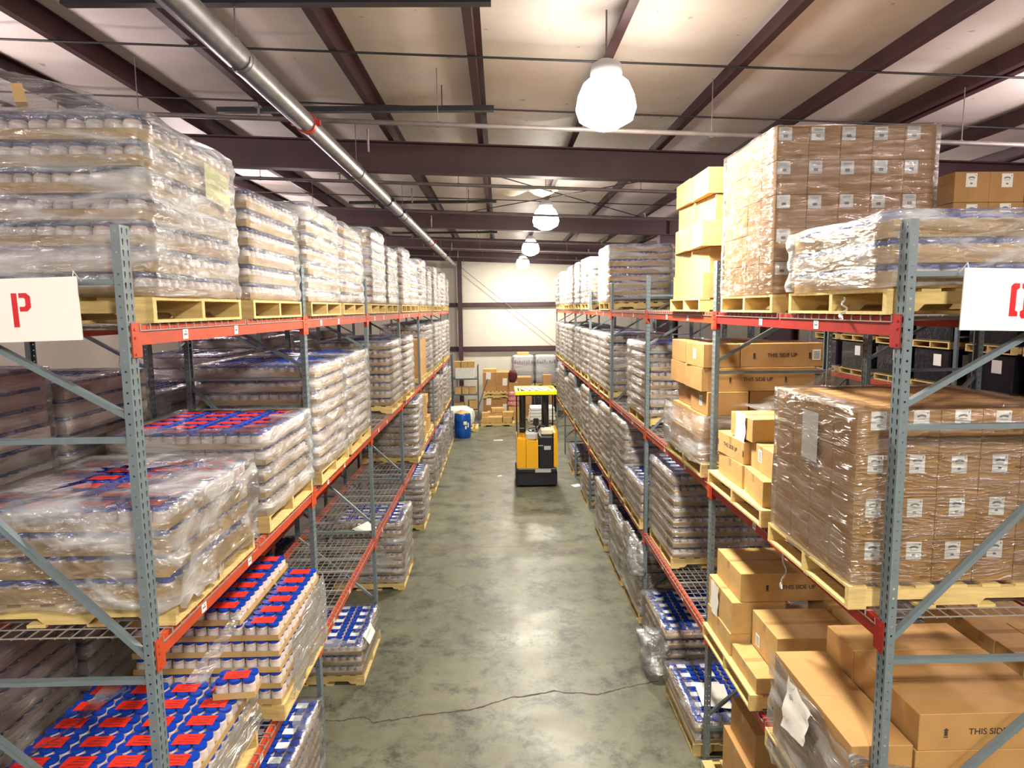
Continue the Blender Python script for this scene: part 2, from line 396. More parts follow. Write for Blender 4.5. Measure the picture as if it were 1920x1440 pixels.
# main pipe and branches
XP = -1.86; ZP = 6.38
pipe = thing('sprinkler_main', 'thick galvanised sprinkler main running the length of the left rack', 'pipe', (XP, Y0+.1, ZP), kind='thing')
b = MB(); b.tube((0, 6.0, 0), (0, 41.3, 0), .092, 24); b.obj('pipe', 'galv', pipe)
for yy, mm in ((5.1, 'galv'), (6.7, 'redring'), (11.3, 'blacksteel'), (12.65, 'blacksteel'), (18.5, 'redring'), (23.0, 'blacksteel')):
    y = yy-Y0-.1
    b = MB(); b.tube((0, y-.035, 0), (0, y+.035, 0), .104 if mm != 'galv' else .096, 24)
    if mm != 'galv':
        b.box((-.115, y, 0), (.05, .05, .05)); b.box((.115, y, 0), (.05, .05, .05))
    o = b.obj('coupling', mm, pipe)
    if mm == 'redring': o['label'] = 'red pipe coupling'
for yy in (3.6, 5.0, 9.0, 13.2, 17.5, 21.6, 25.8):
    y = yy-Y0-.1
    b = MB(); b.tube((0, y, .14), (0, y, .56+.07), .006, 6)
    b.path([(-.098*math.cos(t), y, .098*math.sin(t)) for t in [math.pi*(.25+k*.125)*-1 for k in range(0, 7)]], .005, 4)
    b.path([(-.07, y, .07), (0, y, .15), (.07, y, .07)], .005, 4)
    b.obj('hanger', 'pipe', pipe)
for i, (y, z) in enumerate(((6.95, 6.40), (10.35, 6.42), (13.2, 6.40), (18.75, 6.42), (21.5, 6.42), (24.9, 6.42))):
    g = thing('sprinkler_branch', ORD[i]+' sprinkler branch pipe crossing the hall, counted from the camera', 'pipe', (0, y, z), group='sprinkler branches')
    b = MB(); b.tube((-9, 0, rz_(-9)), (12, 0, rz_(12)), .024, 10); b.obj('pipe', 'pipe', g)
    for x in (-7.3, -4.4, -2.4, 2.9, 5.9, 8.8):
        b = MB(); b.tube((x, 0, rz_(x)+.02), (x, 0, rz_(x)+.10), .012, 8); b.tube((x, 0, rz_(x)+.10), (x, 0, rz_(x)+.108), .035, 10)
        b.obj('sprinkler_head', 'pipe', g)
    for x in (-5.6, -3.6, -.6, 2.2, 4.8, 7.4):
        b = MB(); b.tube((x, 0, rz_(x)+.03), (x, 0, 6.95-z+rz_(x)), .005, 6); b.path([(x+.03*math.cos(t), 0, rz_(x)+.03*math.sin(t)) for t in [k*math.pi/4 for k in range(9)]], .005, 4)
        b.obj('hanger', 'pipe', g)
    b = MB(); b.tube((XP+.55, 0, -.02), (XP+.55, 0, -.24), .012, 6); b.obj('drop_stub', 'pipe', g)
for y, nm in ((4.98, 'nearest'), (7.55, 'second'), (13.9, 'third'), (19.4, 'fourth')):
    b = MB(); b.bx(-3.05, -.03, y-.04, y+.04, 6.72, 6.775); b.tube((-2.6, y, 6.77), (-2.6, y, 7.1), .006, 6); b.tube((-.6, y, 6.77), (-.6, y, 7.0), .006, 6)
    tag(b.obj('ceiling_bar', 'black'), nm+' flat black bar hung crosswise under the roof left of the lamps', 'bar', 'black bars under the roof')

# high bay lamps
def lamp(x, y, row, lab, m):
    z = 6.2 if row == 'mid' else 5.9  # unseen side lamps hang lower so their uplight spreads wider
    t = thing('high_bay_lamp', lab, 'lamp', (x, y, z), group='high bay lamps')
    b = MB(); b.lathe([(.09, -.08), (.235, .0)], 28, cap0=True, cap1=False); b.lathe([(.235, 0), (.265, .09), (.245, .20), (.20, .30), (.13, .36)], 28, mi=1, cap0=False, cap1=True); b.obj('glass_bell', [m, m.replace('glow', 'glowtop')], t)
    b = MB(); b.lathe([(.13, .363), (.14, .38), (.13, .46), (.06, .50)], 20); b.obj('ballast_housing', 'greyplastic', t)
    b = MB(); b.tube((0, 0, .50), (0, 0, ceil_z(x)-z-.003), .008, 6); b.path([(.025*math.cos(q), 0, .52+.025*math.sin(q)) for q in [k*math.pi/4 for k in range(9)]], .006, 5); b.obj('hook', 'pipe', t)
for i, y in enumerate(LAMP_Y):
    nm = ['lit high bay lamp above and behind the camera', 'nearest lit high bay lamp, large glare over the aisle', 'second lit high bay lamp over the aisle', 'third lit high bay lamp over the aisle', 'smallest, farthest lit high bay lamp over the aisle'][i]
    lamp(LAMP_X['mid'], y, 'mid', nm, 'glow')
    for s in ('left', 'right'):
        if i in (0, 1, 2, 3):
            lamp(LAMP_X[s], y, s, 'unseen high bay lamp added over the %s neighbouring aisle, %s from the camera' % (s, ORD[i]), 'glow2')

for x, s_ in ((-2.8, 'left'), (4.4, 'right')):  # added unseen lamps that brighten the load faces turned to the camera
    lamp(x, -2.4, 'mid', 'unseen fill lamp added over the cross aisle behind the camera, %s one' % s_, 'glow3')
# floor crack and joints
b = MB()
def crack(pts, w):
    vs = []; 
    for i, (x, y) in enumerate(pts):
        ww = w*(.5+rnd.random())
        vs += [(x, y-ww, .0015), (x, y+ww, .0015)]
    b.add(vs, [(2*i, 2*i+2, 2*i+3, 2*i+1) for i in range(len(pts)-1)])
key = [(-2.16, 6.94), (-1.83, 6.91), (-1.6, 6.97), (-1.46, 6.87), (-1.0, 6.96), (-0.34, 7.08), (0.03, 7.26), (0.6, 7.39), (1.1, 7.3), (1.44, 7.43), (1.93, 7.58)]
pts = []
for (xa_, ya2), (xb_, yb_) in zip(key[:-1], key[1:]):
    for i in range(14):
        t = i/14; x = xa_+(xb_-xa_)*t
        pts.append((x, ya2+(yb_-ya2)*t+.035*noise.noise((x*6, 0, 3))+.02*noise.noise((x*22, 0, 7))))
crack(pts, .011)
b.obj('floor_crack', 'ink', floor)
b = MB(); b.bx(-9, 12, 12.22, 12.232, .0003, .0012); b.bx(-9, 12, 19.2, 19.212, .0003, .0012); b.bx(-9, 12, 26, 26.012, .0003, .0012)
b.obj('floor_joint', 'brown', floor)
for (x, y, sx, sy, rz, lab) in ((1.93, 16.5, .22, .2, .4, 'white paper sheet on the floor by the right rack'), (-.1, 22.5, .32, .1, .1, 'small white scrap on the floor in front of the drum'), (-.05, 17.6, .12, .07, .5, 'tiny white scrap on the bare aisle floor')):
    b = MB(); b.add([(-sx/2, -sy/2, .002), (sx/2, -sy/2, .004), (sx/2, sy/2, .012), (-sx/2, sy/2, .003), (0, 0, .008)], [(0, 1, 4), (1, 2, 4), (2, 3, 4), (3, 0, 4)])
    tag(b.obj('paper_scrap', 'label', None, (x, y, 0), rz), lab, 'paper')

# ------------------------------------------------------------------ rack parts (meshes shared by every rack)
FX = {'L': -1.754, 'R': 1.977}; SG = {'L': -1, 'R': 1}; FY = {'L': 3.221, 'R': 3.263}
BAY = 2.817; LZ = {3: 4.502, 2: 2.905, 1: 1.43, 0: 0.0}; POST_H = 4.97; RD = 1.085
def perforated(b, o, u, v, wid, hgt, n, z0, hole):
    # n cells stacked along v from z0, each wid x hgt with one hole
    o = Vector(o); u = Vector(u); v = Vector(v)
    a, c = wid/2, hgt/2
    outer = [(-a, -c), (0, -c), (a, -c), (a, 0), (a, c), (0, c), (-a, c), (-a, 0)]
    for k in range(n):
        cc = o+v*(z0+hgt*(k+.5))+u*a
        vs = [cc+u*p+v*q for p, q in outer]+[cc+u*p+v*q for p, q in hole]
        b.add(vs, [(i, (i+1) % 8, 8+(i+1) % 8, 8+i) for i in range(8)])
tear = [(-.003, -.016), (0, -.018), (.003, -.016), (.006, .004), (.006, .011), (0, .015), (-.006, .011), (-.006, .004)]
sq = [(-.005, -.005), (0, -.005), (.005, -.005), (.005, 0), (.005, .005), (0, .005), (-.005, .005), (-.005, 0)]
b = MB(); PW, PD = .081, .042; NC = 97; z0 = POST_H-NC*.0508
for s in (0, 1):
    perforated(b, (0, -PW+s*PW/2, 0), (0, 1, 0), (0, 0, 1), PW/2, .0508, NC, z0, tear)
perforated(b, (0, 0, 0), (1, 0, 0), (0, 0, 1), PD, .0508, NC, z0, sq)
perforated(b, (0, -PW, 0), (1, 0, 0), (0, 0, 1), PD, .0508, NC, z0, sq)
b.bx(0, .002, -PW, 0, 0, z0); b.bx(0, PD, -.002, 0, 0, z0); b.bx(0, PD, -PW, -PW+.002, 0, z0)
b.bx(PD-.002, PD, -.015, 0, 0, POST_H); b.bx(PD-.002, PD, -PW, -PW+.015, 0, POST_H)
POST = b.mesh('post', ['steel'])
b = MB(); b.bx(-.02, .09, -.12, .04, 0, .008); b.tube((.07, .015, .008), (.07, .015, .025), .008, 6)
FOOT = b.mesh('foot_plate', ['steel'])
def brace_mesh(z1, z2):
    b = MB(); a = Vector((.035, -PW/2, z1)); c = Vector((RD-.035, -PW/2, z2))
    d = (c-a).normalized(); n_ = Vector((0, 1, 0)); t = d.cross(n_)
    b.bar(a, c, .036, .003, 0, upv=t)          # web
    for s in (-1, 1):
        b.bar(a+n_*s*.0165-t*.012, c+n_*s*.0165-t*.012, .003, .026, 0, upv=t)
    return b.mesh('brace', ['steel'])
BR = [brace_mesh(z, z) for z in (4.72, 3.96, 2.72, 1.53, .42)]+[brace_mesh(a, c) for a, c in ((4.07, 4.65), (2.84, 3.90), (1.66, 2.62), (.57, 1.46))]
def frame(side, xa, yfar, lab, group):
    s = SG[side]
    t = thing('upright_frame', lab, 'rack frame', (xa, yfar, 0), group=group)
    rot = 0 if s > 0 else math.pi
    # local x points into the rack
    for kk in (0, 1):
        near = kk == 0
        x = 0 if near else s*RD
        r_ = rot if near else rot+math.pi
        yoff = 0 if abs(math.cos(r_)-1) < .01 else -PW
        link('post', POST, t, (x, yoff, 0), r_)
        link('foot_plate', FOOT, t, (x, yoff, 0), r_)
    for m in BR:
        link('brace', m, t, (0, 0 if s > 0 else -PW, 0), rot)
    return t
b = MB(); BL = BAY-PW
b.bx(0, .042, .001, BL-.001, -.098, -.030); b.bx(.006, .042, .001, BL-.001, -.030, 0)
RAIL = {m: b.mesh('beam_rail', [m]) for m in ('orange', 'red')}
b = MB(); b.bx(-.006, -.001, -.052, .03, -.155, .012); b.bx(-.006, .04, -.001, .004, -.155, .012)
for z in (-.02, -.06, -.14): b.tube((-.010, -.025, z), (-.005, -.025, z), .007, 8)
CONN = {m: b.mesh('end_connector', [m]) for m in ('orange', 'red')}
b = MB(); b.bx(-.0025, -.0005, -.03, .03, -.088, -.034, 0); b.bx(-.003, -.0024, -.02, .02, -.068, -.056, 1); b.bx(-.003, -.0024, -.012, .006, -.05, -.043, 1)
TAG_ = b.mesh('location_tag', ['label', 'inkgrey'])
def beam(side, xa, k, lev, rear, m, lab, group, tags):
    s = SG[side]; y = FY[side]+BAY*k
    # aisle beam: face towards the aisle; rear beam faces the other way
    t = thing('load_beam', lab, 'rack beam', (xa, y, LZ[lev]), group=group, kind='thing')
    if (s > 0) == (not rear): rot = 0; yo = 0
    else: rot = math.pi; yo = BL
    link('beam_rail', RAIL[m], t, (0, yo, 0), rot)
    c1 = link('end_connector', CONN[m], t, (0, 0, 0), rot)
    c2 = link('end_connector', CONN[m], t, (0, BL, 0), rot)
    if rot == 0: c2.scale = (1, -1, 1)
    else: c1.scale = (1, -1, 1)
    for f in tags:
        o = link('location_tag', TAG_, t, (0, BL*f, 0), rot); 
    return t
b = MB(); DW = 1.345; nw = 15; wr = .0028
for i in range(nw):
    y = .01+(DW-.02)*i/(nw-1)
    b.bx(.0, RD, y-wr, y+wr, .0, 2*wr); b.bx(-.0085, -.0085+2*wr, y-wr, y+wr, -.032, 2*wr)
for i in range(16):
    x = -.0085 if i == 0 else .03+(RD-.06)*(i-1)/14
    z = -.032 if i == 0 else -.0056
    b.bx(x, x+2*wr, .008, DW-.008, z, z+2*wr)
WIRES = b.mesh('wire_mesh', ['wire'])
b = MB(); b.bx(.044, RD-.044, -.02, .02, -.03, -.006); CHAN = b.mesh('support_channel', ['wire'])
def deck(side, xa, k, lev, half, lab, group):
    s = SG[side]; y = FY[side]+BAY*k+.012+half*(BL/2)
    t = thing('wire_deck', lab, 'wire deck', (xa, y, LZ[lev]+.002), group=group)
    rot, yo = (0, 0) if s > 0 else (math.pi, DW)
    link('wire_mesh', WIRES, t, (0, yo, 0), rot)
    for f in (.2, .5, .8): link('support_channel', CHAN, t, (0, DW*f, 0), rot)
ROWS = {'L': ('L', FX['L'], 'left'), 'R': ('R', FX['R'], 'right'), 'L2': ('L', -3.16, 'left rear'), 'R2': ('R', 3.39, 'right rear')}
def build_row(row, posts, bays, levels=(3, 2, 1)):
    side, xa, nm = ROWS[row]; s = SG[side]; xb = xa+s*RD
    for k in posts:
        frame(side, xa, FY[side]+BAY*k, '%s grey-green upright frame of the %s rack, counted from the camera' % (ORD[k], nm), 'upright frames')
    for k in bays:
        for lv in levels:
            m = 'red' if (row == 'R' and k == 0) else 'orange'
            tags = (.18, .44) if row == 'L' else (.30, .62)
            if row in ('L2', 'R2'): tags = ()
            beam(side, xa, k, lv, False, m, '%s shelf beam facing %s in the %s bay of the %s rack' % (LEV[lv], 'the aisle' if len(row) == 1 else 'the front rack', ORD[k], nm), 'load beams', tags)
            beam(side, xb, k, lv, True, m, '%s shelf back beam in the %s bay of the %s rack' % (LEV[lv], ORD[k], nm), 'load beams', ())
            for h in (0, 1):
                deck(side, xa, k, lv, h, '%s shelf wire deck, %s half of the %s bay, %s rack' % (LEV[lv], ('near', 'far')[h], ORD[k], nm), 'wire decks')
build_row('L', range(8), range(7))
build_row('R', range(8), range(7))
build_row('L2', range(0, 5), range(0, 4))
build_row('R2', (0, 1, 2, 3, 4), (0, 1, 3))
# the far rack across the right neighbouring aisle
def far_rack():
    x = 8.25
    for i, y in enumerate((9.0, 11.8, 14.6, 17.4)):
        t = thing('upright_frame', '%s dark upright frame of the rack across the right neighbouring aisle' % ORD[i], 'rack frame', (x, y, 0), group='upright frames')
        for kk in (0, 1):
            link('post', POST, t, (0 if kk == 0 else RD, 0 if kk == 0 else -PW, 0), kk*math.pi)
        for m in BR: link('brace', m, t)
    for i, y in enumerate((9.0, 11.8, 14.6)):
        for lv in (2, 3):
            t = thing('load_beam', '%s shelf beam, %s bay of the rack across the right neighbouring aisle' % (LEV[lv], ORD[i]), 'rack beam', (x, y, LZ[lv]), group='load beams', kind='thing')
            link('beam_rail', RAIL['orange'], t); link('end_connector', CONN['orange'], t); c = link('end_connector', CONN['orange'], t, (0, BL, 0)); c.scale = (1, -1, 1)
        for lv in (2,):
            for h in (0, 1):
                t = thing('wire_deck', '%s shelf wire deck, %s half, %s bay of the rack across the right aisle' % (LEV[lv], ('near', 'far')[h], ORD[i]), 'wire deck', (x, y+.012+h*BL/2, LZ[lv]+.002), group='wire decks')
                link('wire_mesh', WIRES, t)
far_rack()

# ------------------------------------------------------------------ pallets
_pal = {}
def pallet_meshes(dx, dy, m):
    k = (round(dx, 2), round(dy, 2), m)
    if k in _pal: return _pal[k]
    b = MB(); t = .016; sw = .036
    prof = [(-dx/2, t), (-dx/2, .114)]
    # stringer side with two fork notches (in xz), length along x
    h0, h1 = t, .114
    def st():
        b = MB(); x = dx/2
        poly = [(-x, h0), (-x*.72, h0), (-x*.66, h0+.035), (-x*.26, h0+.035), (-x*.2, h0), (x*.2, h0), (x*.26, h0+.035), (x*.66, h0+.035), (x*.72, h0), (x, h0), (x, h1), (-x, h1)]
        b.prism(poly, -sw/2, sw/2); 
        return b.mesh('stringer', [m])
    S = st()
    b = MB(); nb = 7; bw = .10
    for i in range(nb):
        x = -dx/2+bw/2+(dx-bw)*i/(nb-1); b.bx(x-bw/2, x+bw/2, -dy/2, dy/2, .114, .130)
    T = b.mesh('top_boards', [m])
    b = MB()
    for f in (-.5, -.15, .15, .5):
        x = f*(dx-bw); b.bx(x-bw/2, x+bw/2, -dy/2, dy/2, 0, t)
    Bm = b.mesh('bottom_boards', [m])
    _pal[k] = (S, T, Bm); return _pal[k]
def pallet(x, y, z, dx, dy, lab, m='pine', rz=0, group='pallets'):
    S, T, Bm = pallet_meshes(dx, dy, m)
    t = thing('pallet', lab, 'pallet', (x, y, z), rz, group)
    link('top_boards', T, t); link('bottom_boards', Bm, t)
    for f in (-1, 0, 1): link('stringer', S, t, (0, f*(dy/2-.02), 0))
    return t

# ------------------------------------------------------------------ jar packs
P = .09
def jar_prof(b, c, n, lidm=True, low=False, z0=0.0):
    x, y, z = c
    if low:
        b.lathe([(.042, z0), (.042, .086), (.034, .098)], n, c, 1, cap0=False, cap1=False)
        if lidm: b.lathe([(.040, .098), (.040, .118)], n, c, 2, cap0=False)
    else:
        b.lathe([(.036, .004), (.042, .010), (.043, .02)], n, c, 1, cap1=False)
        b.lathe([(.0432, .02), (.0432, .076)], n, c, 3, cap0=False, cap1=False)
        b.lathe([(.043, .076), (.042, .086), (.035, .097)], n, c, 1, cap0=False, cap1=False)
        if lidm: b.lathe([(.039, .097), (.0405, .100), (.0405, .114), (.0385, .119)], n, c, 2)
def tray_walls(b, w_, d_, h, mi=0):
    t = .004
    b.bx(-w_/2, w_/2, -d_/2, d_/2, 0, t, mi)
    b.bx(-w_/2, w_/2, -d_/2, -d_/2+t, t, h, mi); b.bx(-w_/2, w_/2, d_/2-t, d_/2, t, h, mi)
    b.bx(-w_/2, -w_/2+t, -d_/2+t, d_/2-t, t, h, mi); b.bx(w_/2-t, w_/2, -d_/2+t, d_/2-t, t, h, mi)
KIND = {  # nx, ny, tray height, lid, label, cardboard
    'R': (3, 2, .045, 'lid', 'redlabel', 'kraft2'), 'W': (3, 2, .045, 'lid', 'whitelabel', 'kraft2'),
    'P': (3, 4, .052, 'lid2', None, 'kraft2'), 'Q': (4, 3, .052, 'lid2', None, 'kraft2'),
    'B': (3, 4, .052, 'lid', None, 'kraft2'), 'H': (3, 4, .086, 'lid', None, 'kraft'), 'I': (4, 3, .086, 'lid', None, 'kraft'),
    'C': (3, 4, .098, 'lid2', None, 'case'), 'E': (4, 3, .098, 'lid2', None, 'case')}
def pack_mesh(kd, lod):
    nx, ny, th, lid, lb, cb = KIND[kd]; w_, d_ = nx*P+.006, ny*P+.006
    b = MB()
    if lod == 0: b.bx(-w_/2, w_/2, -d_/2, d_/2, .001, th)
    else: tray_walls(b, w_, d_, th)
    for i in range(nx):
        for j in range(ny):
            c = ((i-(nx-1)/2)*P, (j-(ny-1)/2)*P, 0)
            if lod == 0: jar_prof(b, c, 8, low=True, z0=th-.006)
            else: jar_prof(b, c, 12)
    if lb: b.bx(-.085*(.62 if kd == 'W' else 1), .085*(.62 if kd == 'W' else 1), -.05*(.8 if kd == 'W' else 1), .05*(.8 if kd == 'W' else 1), .1195, .1215, 4)
    return b
MATS = lambda kd: [KIND[kd][5], 'jar', KIND[kd][3], 'jar2', KIND[kd][4] or 'label']
PACK1 = {k: pack_mesh(k, 1).mesh('jar_tray', MATS(k)) for k in KIND}
b = MB(); jar_prof(b, (0, 0, 0), 16, lidm=False); JAR = b.mesh('jar', ['kraft2', 'jar', 'lid', 'jar2'])
LIDM = {}
for lm in ('lid', 'lid2'):
    b = MB(); b.lathe([(.039, .097), (.0405, .100), (.0405, .114), (.0385, .119)], 16); LIDM[lm] = b.mesh('lid', [lm])
TRAYM = {}; LABM = {}
for k, (nx, ny, th, lid, lb, cb) in KIND.items():
    b = MB(); tray_walls(b, nx*P+.006, ny*P+.006, th); TRAYM[k] = b.mesh('cardboard_tray', [cb])
b = MB(); b.add([(x, y, .1225+.0015*math.cos(x*70)*math.cos(y*60)) for y in (-.05, 0, .05) for x in (-.085, -.04, 0, .04, .085)], [(j*5+i, j*5+i+1, j*5+i+6, j*5+i+5) for j in range(2) for i in range(4)], 0)
for j in range(3): b.bx(-.05+.02*j, .05, -.028+.025*j, -.024+.025*j, .1245, .1249, 1)
LABM['R'] = b.mesh('red_label', ['redlabel', 'ink'])
LABM['W'] = b.mesh('white_label', ['whitelabel', 'inkgrey'])
PACKS = []     # (kind, x, y, z, rz, label, group)
WORD = {'B': 'blue-lidded jar tray', 'R': 'red-labelled jar pack', 'W': 'white-labelled jar pack', 'P': 'jar tray', 'Q': 'jar tray', 'H': 'jar tray', 'I': 'jar tray', 'C': 'jar case', 'E': 'jar case'}
def phrase(row, lev, bay, pos):
    nm = ROWS[row][2]
    if row in ('L', 'R') and lev != 0: return '%s %s shelf %s-bay %s load' % (nm, LEV[lev], ORD[bay], pos)
    return '%s %s %s-bay %s load' % (nm, LEV[lev], ORD[bay], pos)

def film_shell(x0, x1, y0, y1, z0, z1, lay, lab, m='film', amp=.012, seed=0, top=.12, hem=.03, group='stretch film', N=None, bulge=.024):
    # skin around the four sides of a load, pinched at every layer and folded a little over its top
    N = N or 72; Mv = max(6, int(lay*4))
    cx, cy, hx, hy = (x0+x1)/2, (y0+y1)/2, (x1-x0)/2, (y1-y0)/2
    vs = []; per = []
    for i in range(N):
        t = 4*i/N; e = int(t); f = (t-e)*2-1
        px, py, nx, ny = [(f, -1, 0, -1), (1, f, 1, 0), (-f, 1, 0, 1), (-1, -f, -1, 0)][e]
        k = .0 if abs(f) < .93 else 1
        per.append((px, py, nx, ny))
    for j in range(Mv+1):
        v = j/Mv; z = z0+(z1-z0)*v
        pin = bulge*abs(math.sin(math.pi*v*lay+.3))
        for px, py, nx, ny in per:
            q = noise.noise((px*hx*3.1+seed, py*hy*3.1, z*4.5)); q2 = noise.noise((px*hx*9+seed, py*hy*9, z*14+5))
            o = .008+pin+amp*(.9+1.2*q)+amp*.45*q2
            rx = cx+px*(hx+ .004)+nx*o; ry = cy+py*(hy+.004)+ny*o
            cr = max(0, abs(px)+abs(py)-1.9)
            rx -= cr*.1*px*.12; ry -= cr*.1*py*.12
            zz = z
            if j == 0: zz = z0-hem*(.2+abs(noise.noise((px*4+seed, py*4, 2)))*2.2)
            if j == Mv: zz = z1+.012*q
            vs.append((rx, ry, zz))
    rings = Mv+1
    if top:
        for tt in (.35, 1):
            for i, (px, py, nx, ny) in enumerate(per):
                q = noise.noise((px*3+seed, py*3, 7*tt))
                vs.append((cx+px*(hx-top*tt*(1+.6*q)), cy+py*(hy-top*tt*(1+.6*q)), z1+.012+.02*q*tt))
        rings += 2
    fs = [(j*N+i, j*N+(i+1) % N, j*N+N+(i+1) % N, j*N+N+i) for j in range(rings-1) for i in range(N)]
    b = MB(); b.add(vs, fs, 0, True)
    return tag(b.obj('stretch_film', m), lab, 'stretch film', group)

LOADS = []
def load(row, lev, bay, pos, y0, layers, kd, xo=0.0, top=None, film='film', hide=False, pal='pine', amp=.010, near=None, skip=(), jit=.006, dy=None, hem=.03, fl=None):
    side, xa, nm = ROWS[row]; s = SG[side]; ph = phrase(row, lev, bay, pos)
    z = LZ[lev]+(.008 if lev else 0)
    if lev == 0: z = .0
    two = {'P': 'PQ', 'H': 'HI', 'C': 'CE'}.get(kd)
    xf = xa+s*.0-s*xo                       # load face (towards the aisle)
    D_ = 1.11; W_ = 1.116
    pallet(xf+s*(D_/2), y0+W_/2, z, D_+.04, W_+.02, 'pine pallet under the '+ph, pal)
    zb = z+.131
    lp = .128
    r = random.Random(hash((lev, bay, len(pos), row == 'L')) & 0xffff)
    for l in range(layers):
        istop = l == layers-1
        kk = kd if not two else two[l % 2]
        if istop and top: kk = top
        nx, ny = KIND[kk][:2]; pw, pd = nx*P+.006, ny*P+.006
        cx_, cy_ = int(round(D_/pw)), int(round(W_/pd))
        ox, oy = r.uniform(-jit, jit), r.uniform(-jit, jit)
        for i in range(cx_):
            for j in range(cy_):
                if not (istop or i == 0 or (j == 0 and not hide)): continue
                if (l, i, j) in skip: continue
                x = xf+s*(pw*(i+.5)+.001+.001*i)+ox; y = y0+pd*(j+.5)+.001*j+oy
                lab = '%s, %s layer, %s from aisle, %s back, %s' % (WORD[kk], ORD[l], ORD[i], ORD[j], ph)
                PACKS.append((kk, x, y, zb+lp*l, 0, lab, 'jar trays of the '+ph))
    if film:
        fx0, fx1 = sorted((xf, xf+s*D_))
        d_ = y0
        N = 96 if y0 < 6 else (56 if y0 < 12 else 32)
        film_shell(fx0-.003, fx1+.003, y0-.003, y0+W_+.003, zb+.012, zb+lp*layers, layers, 'stretch film around the '+ph, film, amp, seed=y0*3+lev*7+xa, N=N, hem=.006)
def J(y): return y
# left rack
load('L', 3, 0, 'near', 3.36, 7, 'P', .0, film='filmw', amp=.016)
load('L', 3, 0, 'far', 4.72, 6, 'P', .0, film='film', amp=.006, hem=.0)
for bay, y in ((1, 6.12), (2, 8.97), (3, 11.8), (4, 14.6), (5, 17.4), (6, 20.3)):
    load('L', 3, bay, 'near', y, 8 if bay not in (1,) else 7, 'P', .01, film='filmw', hide=bay > 1)
    load('L', 3, bay, 'far', y+1.32, 7, 'P', .0, film='filmw', hide=True)
load('L', 2, 0, 'near', 3.36, 4, 'H', .0, top='R', film=None, jit=.02)
load('L', 2, 0, 'far', 4.80, 5, 'P', .0, top='R', film='filmw', amp=.018, jit=.015)
load('L', 2, 1, 'near', 6.14, 8, 'P', .03, film='filmw', top='B', amp=.016)
load('L', 2, 1, 'far', 7.45, 8, 'P', .02, film='filmw', hide=True, top='B')
load('L', 2, 2, 'far', 10.38, 8, 'P', .01, film='film')
load('L', 2, 3, 'near', 11.85, 8, 'P', .03, film='filmw', hide=True)
for bay, y in ((4, 15.9), (5, 17.5), (6, 20.4)):
    if bay > 4: load('L', 2, bay, 'near', y, 9, 'P', .0, film='filmw')
    load('L', 2, bay, 'far', y+(1.25 if bay > 4 else 0), 9, 'P', .0, film='filmw', hide=bay > 4)
load('L', 1, 0, 'near', 3.34, 3, 'R', -.05, film=None, jit=.012)
load('L', 1, 0, 'far', 4.76, 6, 'R', .05, film=None, jit=.004, skip={(5, 0, j) for j in range(6)})
load('L', 1, 3, 'far', 13.2, 9, 'P', .04, film='filmw')
for bay, y in ((5, 17.5), (6, 20.4)):
    load('L', 1, bay, 'near', y, 9, 'P', .02, film='filmw'); load('L', 1, bay, 'far', y+1.25, 8, 'P', .02, film='filmw', hide=True)
load('L', 0, 0, 'far', 4.78, 6, 'W', .0, film='film')
load('L', 0, 1, 'far', 7.62, 3, 'W', .02, film='film')
load('L', 0, 2, 'far', 10.35, 8, 'P', .12, top='W', film='filmw')
load('L', 0, 3, 'far', 13.25, 8, 'P', .12, top='W', film='filmw')
load('L', 0, 4, 'far', 16.0, 7, 'P', .08, top='W', film='filmw')
for bay, y in ((5, 17.5), (6, 20.3)):
    load('L', 0, bay, 'near', y, 8, 'P', .08, film='filmw', top='W'); load('L', 0, bay, 'far', y+1.25, 7, 'P', .08, film='filmw', hide=True, top='W')
# second row behind the left rack
for bay, y in ((0, 3.5), (1, 6.2), (2, 9.0), (3, 11.8)):
    load('L2', 2, bay, 'near', y, 9 if bay != 1 else 6, 'C', .0, film='film'); load('L2', 2, bay, 'far', y+1.28, 8, 'C', .0, film='film')
    load('L2', 1, bay, 'near', y, 9, 'C', .0, film='film'); load('L2', 1, bay, 'far', y+1.28, 8, 'C', .0, film='film')
load('L2', 0, 1, 'near', 6.2, 7, 'C', .0, film='film'); load('L2', 0, 1, 'far', 7.5, 7, 'C', .0, film='film'); load('L2', 0, 2, 'near', 9.0, 7, 'C', film='film')
# right rack
load('R', 3, 0, 'near', 3.32, 3, 'H', .0, film='filmw', amp=.02, hem=.05)
load('R', 3, 3, 'near', 11.8, 8, 'H', .0, film='filmw')
load('R', 3, 4, 'near', 14.6, 8, 'P', .0, film='filmw')
load('R', 3, 4, 'far', 15.95, 8, 'P', .0, film='filmw', hide=True)
for bay, y in ((5, 17.5), (6, 20.4)):
    load('R', 3, bay, 'near', y, 8, 'P', .0, film='filmw'); load('R', 3, bay, 'far', y+1.25, 7, 'P', .0, film='filmw', hide=True)
load('R', 2, 2, 'near', 8.98, 8, 'P', -.04, film='film', amp=.02, top='B')
for bay, y in ((3, 11.8), (4, 14.65), (5, 17.5), (6, 20.4)):
    load('R', 2, bay, 'near', y, 8, 'P', .0, film='filmw'); load('R', 2, bay, 'far', y+1.27, 8, 'P', .0, film='filmw', hide=True)
load('R', 1, 1, 'far', 7.55, 8, 'P', -.06, top='W', film='film')
load('R', 1, 2, 'near', 8.97, 4, 'W', .02, film='film')
load('R', 1, 2, 'far', 10.3, 9, 'P', .0, film='filmw')
for bay, y in ((3, 11.8), (4, 14.65), (5, 17.5), (6, 20.4)):
    load('R', 1, bay, 'near', y, 9, 'P', .0, film='filmw'); load('R', 1, bay, 'far', y+1.27, 7, 'P', .0, film='filmw', hide=True)
load('R', 0, 1, 'near', 6.2, 2, 'W', .04, film='film', amp=.015)
